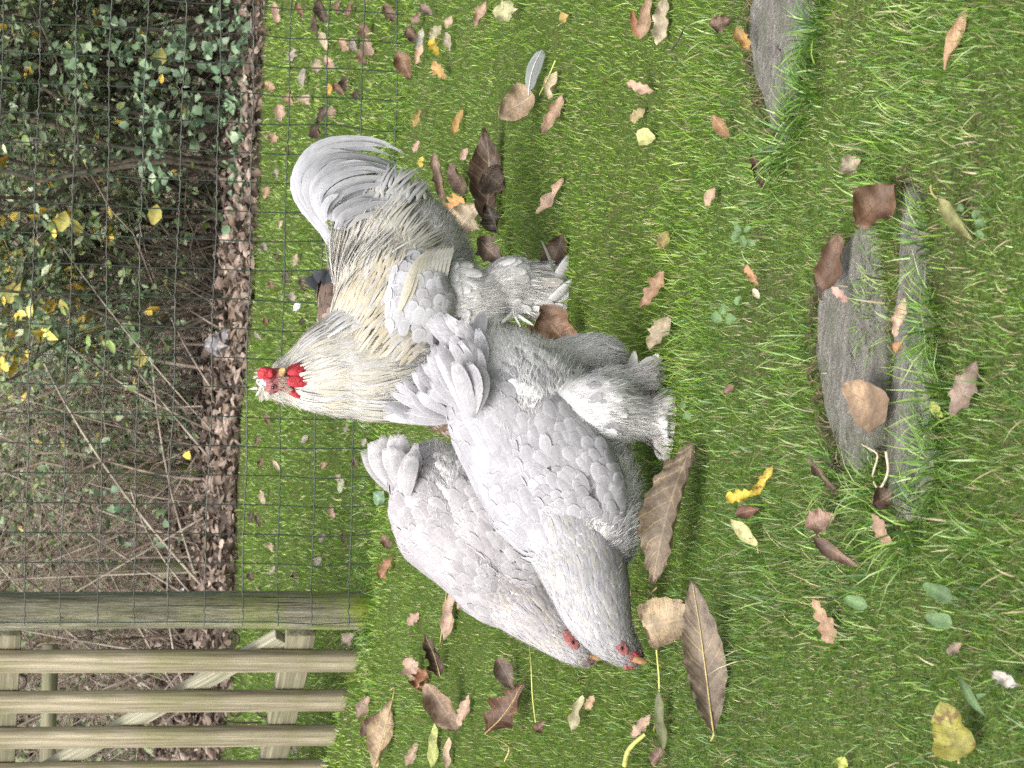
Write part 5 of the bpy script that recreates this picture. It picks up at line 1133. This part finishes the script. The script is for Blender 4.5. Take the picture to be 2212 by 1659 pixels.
# sickles and coverts of the tail, each a feather of its own; measured on an enlarged crop
def zc(pts, dy=0.0): return [(540 + a * .3253, 270 + c * .3253, dy) for a, c in pts]
SICK = [
    (zc([(560, 860), (470, 705), (340, 545), (287, 400), (322, 270), (400, 165), (520, 105), (700, 88), (880, 115), (1062, 212)], .13), 17, (.42, .42, .445)),
    (zc([(570, 850), (480, 690), (352, 500), (318, 360), (390, 235), (500, 160), (640, 130), (800, 128), (930, 150)], .125), 14, (.40, .40, .425)),
    (zc([(590, 820), (490, 675), (385, 500), (362, 390), (410, 300), (510, 222), (650, 203), (820, 228), (1002, 312)], .12), 16, (.385, .385, .41)),
    (zc([(500, 650), (420, 520), (430, 390), (520, 295), (680, 250), (850, 272), (1000, 325)], .10), 15, (.40, .40, .42)),
    (zc([(510, 640), (450, 520), (480, 410), (600, 325), (760, 290), (900, 318), (1035, 400)], .085), 14, (.37, .37, .39)),
    (zc([(520, 625), (480, 540), (540, 440), (650, 375), (790, 352), (950, 362), (1075, 392)], .07), 13, (.385, .38, .40)),
    (zc([(540, 630), (520, 560), (600, 470), (720, 415), (860, 400), (985, 425)], .055), 13, (.36, .36, .38)),
    (zc([(560, 640), (560, 580), (650, 520), (780, 470), (910, 462), (1010, 490)], .045), 12, (.38, .375, .39)),
    (zc([(590, 650), (620, 590), (740, 530), (890, 498), (1095, 505)], .030), 13, (.39, .385, .40)),
    (zc([(620, 670), (690, 600), (820, 560), (960, 545), (1092, 575)], .020), 12, (.37, .365, .375)),
    (zc([(560, 690), (600, 610), (700, 560), (830, 525), (990, 520), (1080, 540)], .025), 12, (.41, .405, .41)),
    (zc([(640, 700), (720, 620), (850, 585), (980, 580), (1100, 610)], .010), 12, (.40, .39, .385)),
    (zc([(480, 620), (462, 560), (440, 500), (442, 452)], .06), 19, (.44, .44, .465)),
    (zc([(500, 610), (492, 560), (520, 500), (590, 455)], .05), 17, (.42, .42, .44)),
]
r_ = np.random.default_rng(21); k = 0
for pts, wpx, col in SICK:
    quill_feather(cock, pts, RY, wpx, col, 'tail_feather', TAILM, n=20, prof=(.35, .7, .95, 1, 1, .9, .7, .08), seed=k); k += 1
for i in range(2, 12):
    for rep in range(3):
        a, c = SICK[i - 1][0], SICK[i][0]; f = r_.uniform(.15, .85); A_, B_ = spline(a, 9), spline(c, 9); q_ = A_ * (1 - f) + B_ * f
        q_[:, :2] += r_.normal(0, 3.0, (9, 2)) * np.linspace(.3, 1, 9)[:, None]; q_[:, 2] += r_.uniform(-.012, .03); q_ = q_[:int(r_.integers(7, 10))]
        quill_feather(cock, q_, RY, r_.uniform(14, 21), np.array((.37, .368, .388)) * r_.uniform(.88, 1.14), 'tail_feather', TAILM, n=18, prof=(.35, .7, .95, 1, 1, .9, .6, .05), seed=k, turn=r_.uniform(-.5, .5)); k += 1
# the head: comb, face, wattles, ear lobes, beak, eyes
ax_head = np.array([[1, 0, 0], [0, 0, 1.0], [0, -1.0, 0]])       # x right, y up, z towards the viewer
hk_ = 4.24 / FPX
def hp(x, y, dY): return P(x, y, RY + dY - .020 - (.012 if x > 625 else 0))
b = Bag()
for (x, y, dy, rx, ry, rz, sd_) in ((573, 806, -.068, 12, 17, 11, 1), (585, 805, -.072, 10.5, 9, 10, 2), (564, 808, -.062, 11, 8, 9, 3), (575, 799, -.070, 7, 14, 9, 4), (574, 813, -.066, 7, 15, 9, 5)): blob(b, hp(x, y, dy), ax_head, np.array([rx, ry, rz]) * hk_, .05, sd_)
part_from(b, 'comb', RED, cock, False)
b = Bag(); blob(b, hp(599, 821, -.052), ax_head, np.array([27, 26, 15]) * hk_, .02, 4); blob(b, hp(588, 838, -.050), ax_head, np.array([13, 15, 11]) * hk_, .02, 5); blob(b, hp(606, 806, -.060), ax_head, np.array([12, 13, 12]) * hk_, .02, 6)
blob(b, hp(617, 822, -.055), ax_head, np.array([17, 22, 12]) * hk_, .03, 7); blob(b, hp(583, 815, -.058), ax_head, np.array([14, 16, 11]) * hk_, .03, 8)
part_from(b, 'face', FACE, cock, False)
for (x, y, dy, rx, ry, tl, nm) in ((641, 799, -.066, 14, 22, .20, 'wattle'), (643, 823, -.066, 14, 24, .05, 'wattle'), (631, 846, -.045, 8, 26, -.55, 'ear_lobe')):
    c_, s_ = math.cos(tl), math.sin(tl); A2 = np.array([[c_, 0, s_], [-s_, 0, c_], [0, -1.0, 0]]); b = Bag(); blob(b, hp(x, y, dy), A2, np.array([rx, ry, 6.5]) * hk_, .035, int(x)); part_from(b, nm, RED, cock, False)
def beak(p0, tip, r, mat, root, name='beak'):
    C = spline([p0, p0 * .5 + tip * .5 + np.array([0, 0, r * .25]), tip * .85 + p0 * .15 + np.array([0, 0, r * .05]), tip], 10); R = np.interp(np.linspace(0, 1, 10), [0, .5, .85, 1], [r, r * .72, r * .30, r * .05])
    b_ = Bag().add(*tubes(C[None], R[None], 10)[:2]); return part_from(b_, name, mat, root, False)
beak(hp(609, 806, -.058), hp(616, 797, -.100), 9.5 * hk_, HORN, cock)
def eye(p, r, out, root):
    b_ = Bag(); blob(b_, p, np.eye(3), np.full(3, r)); eo = part_from(b_, 'eye', EYEM, root, False)
    nn = unit(out); ref = unit(np.cross(nn, [0.1, .2, 1])); up_ = np.cross(nn, ref); th_ = np.linspace(0, 2 * math.pi, 17)
    C = p + nn * r * .45 + (np.cos(th_)[:, None] * ref + np.sin(th_)[:, None] * up_) * r * 1.15; b_ = Bag().add(*tubes(C[None], np.full((1, 17), r * .34), 7)[:2]); eo2 = part_from(b_, 'eyelid', FACE, root, False); eo2.parent = eo
eye(hp(590, 836, -.0625), 4.6 * hk_, np.array([-.3, -1, .1]), cock); eye(hp(592, 800, -.035), 4.4 * hk_, np.array([.9, -.3, .1]), cock)
b = Bag(); rg = np.random.default_rng(12)
for j in range(90):     # pale bristles over the cheek
    x, y = rg.uniform(600, 622), rg.uniform(812, 848); p = hp(x, y, -.066); d = unit(np.array([rg.normal(0, .4), -.3, -1])); L = rg.uniform(.006, .014); t = np.linspace(0, 1, 3)[:, None]
    b.add(*ribbons((p + d * L * t)[None], np.array([[[.0006, 0, 0], [.0005, 0, 0], [.0001, 0, 0]]]), col=np.array([(.55, .50, .42)]), across=(-1, 1)))
part_from(b, 'cheek_bristles', FUR, cock)

# ------------------------------------------------ the hens
def hen(name, label, root_px, Y0, tor, nk, wg, thighs, tails, colours, head, mp=None, fl=1.0, seed=0, cat='hen', skinm=None, dens=1.0, hscale=1.0, extra=None):
    rt = G(*root_px); rt[2] = SLOPE * rt[0]; root = thing(name, label, cat, rt)
    T_ = Loft(tor, Y0, mp=mp); N_ = Loft(nk, Y0, mp=mp); W_ = Loft(wg, Y0, mp=mp); TH = [Loft(t_, Y0, mp=mp) for t_ in thighs]
    feet = []
    for (x, y) in head['feet']:
        if mp: pass
        f = G(x, y); feet += toes(f, unit(np.array([-.75, -.5])), .006, .05); top = TH[len(feet) // 4 - 1].C[40]; feet.append((spline([top, top * .4 + f * .6, f + np.array([0, 0, .012])], 7), np.full(7, .009)))
    body_mesh([T_, N_] + TH, feet, rt, .0075, skinm or DOWN, root)
    c1, c2, c3 = colours; sc = 1 / dens
    b = Bag(); fluff(b, T_, (.05, .98), (-150, 22), int(11000 * dens), .026, .003, c3, seed=seed + 1, out=.5)
    fluff(b, T_, (.80, 1.0), (-170, -10), int(2600 * dens), .034, .003, c3, seed=seed + 2, out=.6)
    for i, t_ in enumerate(TH): fluff(b, t_, (.0, 1), (-180, 180), int(6000 * dens), .024, .0028, c3, seed=seed + 3 + i, out=.6)
    part_from(b, 'fluff', FUR, root)
    b = Bag()
    # breast and belly feathers, long soft ones on the flank
    feathers(b, T_, (.04, .66), (-120, 30), (.0125 * sc, .0125 * sc), .034, .020, 'round', pick(c1, c3), lift=.05, seed=seed + 10, sink=.02, wob=.15)
    feathers(b, T_, (.55, .95), (-90, 30), (.016 * sc, .016 * sc), .042, .022, 'round', pick(c3, c1), lift=.05, seed=seed + 11, wob=.25)
    for i, t_ in enumerate(TH): feathers(b, t_, (.05, .62), (-180, 180), (.015 * sc, .015 * sc), .036, .020, 'round', pick(c3, c1), lift=.06, seed=seed + 12 + i, wob=.3)
    part_from(b, 'breast_plumage', VAN, root)
    b = Bag()
    feathers(b, T_, (.08, .97), (2, 185), (.0095 * sc, .0115 * sc), lambda u, ph: .030 + .012 * u, lambda u, ph: .021 + .005 * u, 'round', pick(c1, c2, c1), lift=.085, seed=seed + 20, raise_=.002, wob=.14, camber=.07, sink=.02, jit=.42)
    feathers(b, T_, (.80, .985), (-30, 190), (.013 * sc, .016 * sc), .052, .025, 'round', pick(c1, c2), lift=.20, seed=seed + 22, raise_=.004, wob=.22, camber=.06)
    part_from(b, 'back_plumage', VAN, root)
    b = Bag(); V, q, t = W_.mesh(); b.add(V, q, col=c1)
    feathers(b, W_, (.03, .9), (-82, 82), (.0092 * sc, .0110 * sc), lambda u, ph: .026 + .014 * u, lambda u, ph: .0185 + .004 * u, 'round', pick(c1, c2, c1), lift=.085, seed=seed + 30, wob=.12, camber=.07, sink=.02, jit=.42, curl=-.25)
    part_from(b, 'wing', VAN, root)
    b = Bag(); hl = pick(c2, c1, head['warm'])
    feathers(b, N_, (.24, .86), (-180, 180), (.0060 * sc, .0062 * sc), lambda u, ph: .020 + .036 * u, lambda u, ph: .0045 + .0055 * u, 'long', hl, lift=.045, seed=seed + 40, wob=.14, raise_=.001, camber=.05, cvar=.08)
    fluff(b, N_, (.10, .95), (-180, 180), int(2500 * dens), .018, .0016, c2, seed=seed + 43, out=.18, down=.05, raise_=.002)
    part_from(b, 'neck_hackle', VAN, root)
    b = Bag(); feathers(b, N_, (.015, .30), (-180, 180), (.0045 * sc, .005 * sc), .012, .0055, 'long', pick(head['warm'], c2), lift=.08, seed=seed + 41, wob=.12)
    fluff(b, N_, (.02, .34), (-180, 180), int(4200 * dens), .014, .0016, head['warm'], seed=seed + 42, out=.25, down=.1)
    fluff(b, N_, (.05, .20), (-62, 58), 420, .012, .0016, (.36, .20, .185), seed=seed + 44, out=.3, down=.1, raise_=.001)
    part_from(b, 'head_plumage', VAN, root)
    k = 0
    for pts, wpx, f in tails:
        kk = mp(0, 0)[2] if mp else 1
        quill_feather(root, pts, Y0, wpx * kk, np.array(head.get('tailc', c2)) * f, 'tail_feather', TAILM, n=12, prof=(.42, .72, .95, 1, .96, .78, .30), seed=seed + k, mp=mp, turn=.5 * math.sin(k * 2.1)); k += 1
    if extra: extra(root, T_, N_, W_, TH)
    hk2 = PX(N_.C[4]) * hscale
    q_ = lambda x, y, d: P(*(mp(x, y)[:2] if mp else (x, y)), Y0 + d)
    for nm, parts_, mt in (('face', head['face'], HFACE), ('comb', head['comb'], RED), ('wattle', head['wattle'], RED)):
        b = Bag()
        for (x, y, d, rx, ry, tl) in parts_:
            c_, s_ = math.cos(tl), math.sin(tl); A2 = np.array([[c_, 0, s_], [-s_, 0, c_], [0, -1.0, 0]]); blob(b, q_(x, y, d + (.0080 if nm == 'face' else 0)), A2, np.array([rx * (.75 if nm == 'face' else 1), ry, 3.6]) * hk2, .03, int(x))
        part_from(b, nm, mt, root, False)
    beak(q_(*head['beak'][0]), q_(*head['beak'][1]), head['beak'][2] * hk2, HENHORN, root)
    eye(q_(*head['eye']), 3.9 * hk2, np.array([.3, -1, -.1]), root)
    e2 = np.array(q_(*head['eye'])) + np.array([-.01, .05, .012]); eye(e2, 3.9 * hk2, np.array([-.4, 1, .2]), root)
    return root
def fan(base, tips, wpx, f0=1.0, dY0=0.0, dY1=0.0, bow=0.0):
    out = []; n = len(tips); rj = np.random.default_rng(int(base[0] * 7 + base[1] + wpx))
    for i, (x, y) in enumerate(tips):
        x, y = x + rj.normal(0, 4.0), y + rj.normal(0, 4.0)
        dY = dY0 + (dY1 - dY0) * i / max(n - 1, 1); bx, by = base; mx, my = bx * .45 + x * .55, by * .45 + y * .55
        out.append(([(bx + (x - bx) * .02 + (i - n / 2) * 2, by + (i - n / 2) * 2, dY), (mx + (bow + rj.normal(0, 4)) * (by - y) / 100, my - (bow + rj.normal(0, 4)) * (bx - x) / 100, dY - .006 + rj.normal(0, .004)), (x, y, dY)], wpx * rj.uniform(.72, 1.18), f0 * (1 + .05 * math.sin(i * 1.7))))
    return out
A1, A2_, A3 = (.34, .331, .349), (.385, .376, .395), (.74, .73, .726)
def front_extra(root, T_, N_, W_, TH):
    b = Bag(); 
    for t_, n_ in ((TH[0], 1), (TH[2], 2)):
        feathers(b, t_, (.55, .98), (-180, 180), (.009, .010), .038, .015, 'long', pick((.64, .61, .585), (.56, .52, .48), (.68, .66, .64)), lift=.36, seed=500 + n_, wob=.45, curl=-.3)
        fluff(b, t_, (.5, 1), (-180, 180), 2500, .030, .0026, (.68, .65, .63), seed=510 + n_, out=.7)
    part_from(b, 'foot_feathers', VAN, root)
    b = Bag(); T2 = T_; feathers(b, T2, (.74, .97), (-20, 150), (.015, .018), .050, .024, 'round', pick(A2_, A1), lift=.26, seed=520, raise_=.006, wob=.25)
    part_from(b, 'tail_coverts', VAN, root)
hen('hen', 'front lavender-grey hen pecking at the grass, nearest the viewer and partly hiding the other hen', (1455, 900), 3.53,
    [(1270, 1250, -.06, 22, 22), (1270, 1205, -.06, 100, 78), (1248, 1130, -.05, 146, 108), (1212, 1050, -.03, 165, 128), (1170, 970, 0, 166, 132), (1122, 890, .02, 158, 126), (1076, 822, .04, 132, 106), (1030, 775, .05, 92, 80), (1000, 745, .06, 60, 45), (985, 728, .06, 15, 15)],
    [(1386, 1430, -.10, 5, 5), (1372, 1422, -.10, 22, 20), (1348, 1404, -.10, 37, 32), (1318, 1372, -.10, 56, 46), (1292, 1322, -.10, 75, 60), (1272, 1262, -.09, 88, 78), (1252, 1200, -.07, 100, 90), (1225, 1130, -.05, 105, 104), (1196, 1060, -.03, 50, 60)],
    [(1312, 1182, -.088, 14, 8), (1290, 1135, -.106, 68, 24), (1258, 1070, -.113, 96, 32), (1215, 1000, -.100, 100, 34), (1186, 930, -.080, 82, 32), (1166, 880, -.062, 46, 24), (1154, 848, -.038, 8, 10)],
    [[(1240, 905, -.05, 80, 66), (1300, 892, -.065, 84, 68), (1350, 900, -.065, 62, 50), (1388, 908, -.065, 40, 34), (1412, 908, -.06, 46, 34), (1440, 912, -.055, 56, 34), (1462, 916, -.05, 20, 16)],
     [(1190, 800, .05, 62, 55), (1240, 778, .06, 50, 46), (1284, 768, .06, 46, 42), (1318, 772, .06, 36, 32), (1338, 778, .06, 12, 12)],
     [(1290, 850, -.015, 50, 40), (1330, 838, -.02, 46, 36), (1362, 826, -.02, 34, 28), (1392, 812, -.015, 24, 20), (1400, 808, -.015, 8, 8)]],
    fan((1015, 850), [(1048, 735), (1030, 716), (1008, 704), (988, 696), (968, 686), (950, 681), (934, 682), (917, 691)], 46, .98, -.02, .05, 10) + fan((990, 880), [(936, 742), (922, 760), (908, 778), (902, 796), (914, 806)], 40, .97, .03, .06, 3) + fan((1005, 890), [(950, 760), (940, 790), (930, 815), (925, 840)], 34, .96, -.02, .03, 2) + fan((972, 895), [(910, 792), (896, 800), (880, 806), (866, 816), (852, 830), (842, 848), (835, 866), (828, 886), (827, 903)], 30, 1.0, .07, .11, -6) + fan((1010, 880), [(952, 745), (972, 738), (995, 735), (1016, 742), (1036, 756)], 42, .95, -.035, -.045, 6) + fan((985, 905), [(905, 845), (890, 865), (882, 885), (880, 905)], 30, .97, .05, .07, -4) + fan((1020, 900), [(960, 790), (985, 780), (1012, 782), (1040, 795)], 38, .96, -.055, -.065, 6),
    (A1, A2_, A3), dict(warm=(.39, .375, .355), feet=[(1455, 900), (1392, 815), (1392, 815)], face=[(1340, 1394, -.136, 17, 26, -.85), (1362, 1414, -.127, 15, 20, -.9)], comb=[(1352, 1436, -.105, 7, 13, -1.0), (1362, 1437, -.108, 5, 9, -1.0)], wattle=[(1330, 1356, -.130, 6, 11, -.3), (1372, 1412, -.120, 4, 9, -.6)], beak=((1368, 1421, -.116), (1400, 1431, -.120), 10.0), eye=(1343, 1401, -.1465)), seed=1000, extra=front_extra)
B1, B2, B3 = (.34, .320, .330), (.385, .368, .378), (.72, .70, .695)
REAR = [(1170, 1345, 0, 18, 18), (1145, 1315, 0, 62, 55), (1100, 1268, 0, 96, 85), (1050, 1205, .0, 112, 105), (1000, 1135, .02, 136, 115), (955, 1078, .04, 126, 105), (920, 1036, .06, 98, 80), (890, 1005, .07, 62, 50), (872, 988, .07, 15, 15)]
REARN = [(1288, 1428, -.06, 5, 5), (1274, 1420, -.06, 22, 20), (1248, 1402, -.06, 37, 32), (1210, 1370, -.05, 52, 46), (1165, 1324, -.04, 74, 64), (1120, 1278, -.02, 88, 80), (1078, 1228, -.01, 92, 88), (1040, 1180, 0, 55, 60)]
REARW = [(1170, 1270, -.070, 12, 8), (1150, 1240, -.076, 50, 22), (1110, 1185, -.078, 70, 28), (1060, 1125, -.074, 76, 32), (1015, 1075, -.055, 56, 28), (985, 1040, -.035, 10, 8)]
REART = [[(1060, 1120, 0, 80, 70), (1140, 1115, 0, 60, 55), (1220, 1118, 0, 40, 36), (1270, 1120, 0, 34, 30), (1300, 1122, 0, 30, 26), (1312, 1122, 0, 8, 8)], [(1060, 1060, .06, 70, 60), (1140, 1050, .06, 55, 50), (1220, 1050, .06, 38, 34), (1262, 1050, .06, 32, 28), (1292, 1050, .06, 28, 24), (1302, 1050, .06, 8, 8)]]
RTAIL = fan((880, 1075), [(908, 975), (897, 958), (880, 946), (864, 937), (846, 938), (828, 945), (812, 952), (798, 960), (790, 972)], 46, 1.0, .0, .10, -5) + fan((885, 1078), [(900, 992), (882, 978), (864, 970), (846, 968), (828, 974), (814, 986)], 44, .96, -.02, .05, -4)
rear_head = dict(warm=(.41, .375, .345), feet=[(1312, 1122), (1302, 1050)], face=[(1234, 1382, -.094, 17, 26, -.85), (1256, 1402, -.088, 14, 19, -.9)], comb=[(1263, 1424, -.07, 7, 15, -1.3), (1276, 1421, -.075, 5, 10, -1.2)], wattle=[(1232, 1350, -.09, 5, 9, -.3)], beak=((1272, 1414, -.075), (1306, 1422, -.075), 10.5), eye=(1237, 1388, -.1035))
hen('hen', 'rear pinkish-grey hen with scaly back feathers, head down behind the front hen\'s neck', (1312, 1100), 3.86, REAR, REARN, REARW, REART, RTAIL, (B1, B2, B3), rear_head, seed=2000)
bm_ = lambda x, y: (646 + (x - 792) * .80, 584 + (y - 966) * .80, .80)
bh = dict(rear_head); bh['feet'] = [bm_(1312, 1122)[:2], bm_(1302, 1050)[:2]]; bh['warm'] = (.13, .085, .05); bh['tailc'] = (.030, .032, .038)
hen('hen', 'brown speckled hen with a black tail, almost wholly hidden behind the cock\'s back', bm_(1312, 1100)[:2], 5.2, REAR, REARN, REARW, REART, fan((895, 1035), [(893, 975), (876, 968), (858, 962), (842, 960), (830, 966), (820, 976), (812, 990)], 36, 1.0, .03, .10, -5), ((.13, .092, .072), (.27, .21, .17), (.13, .095, .075)), bh, mp=bm_, seed=3000, skinm=DOWNB, dens=.7)
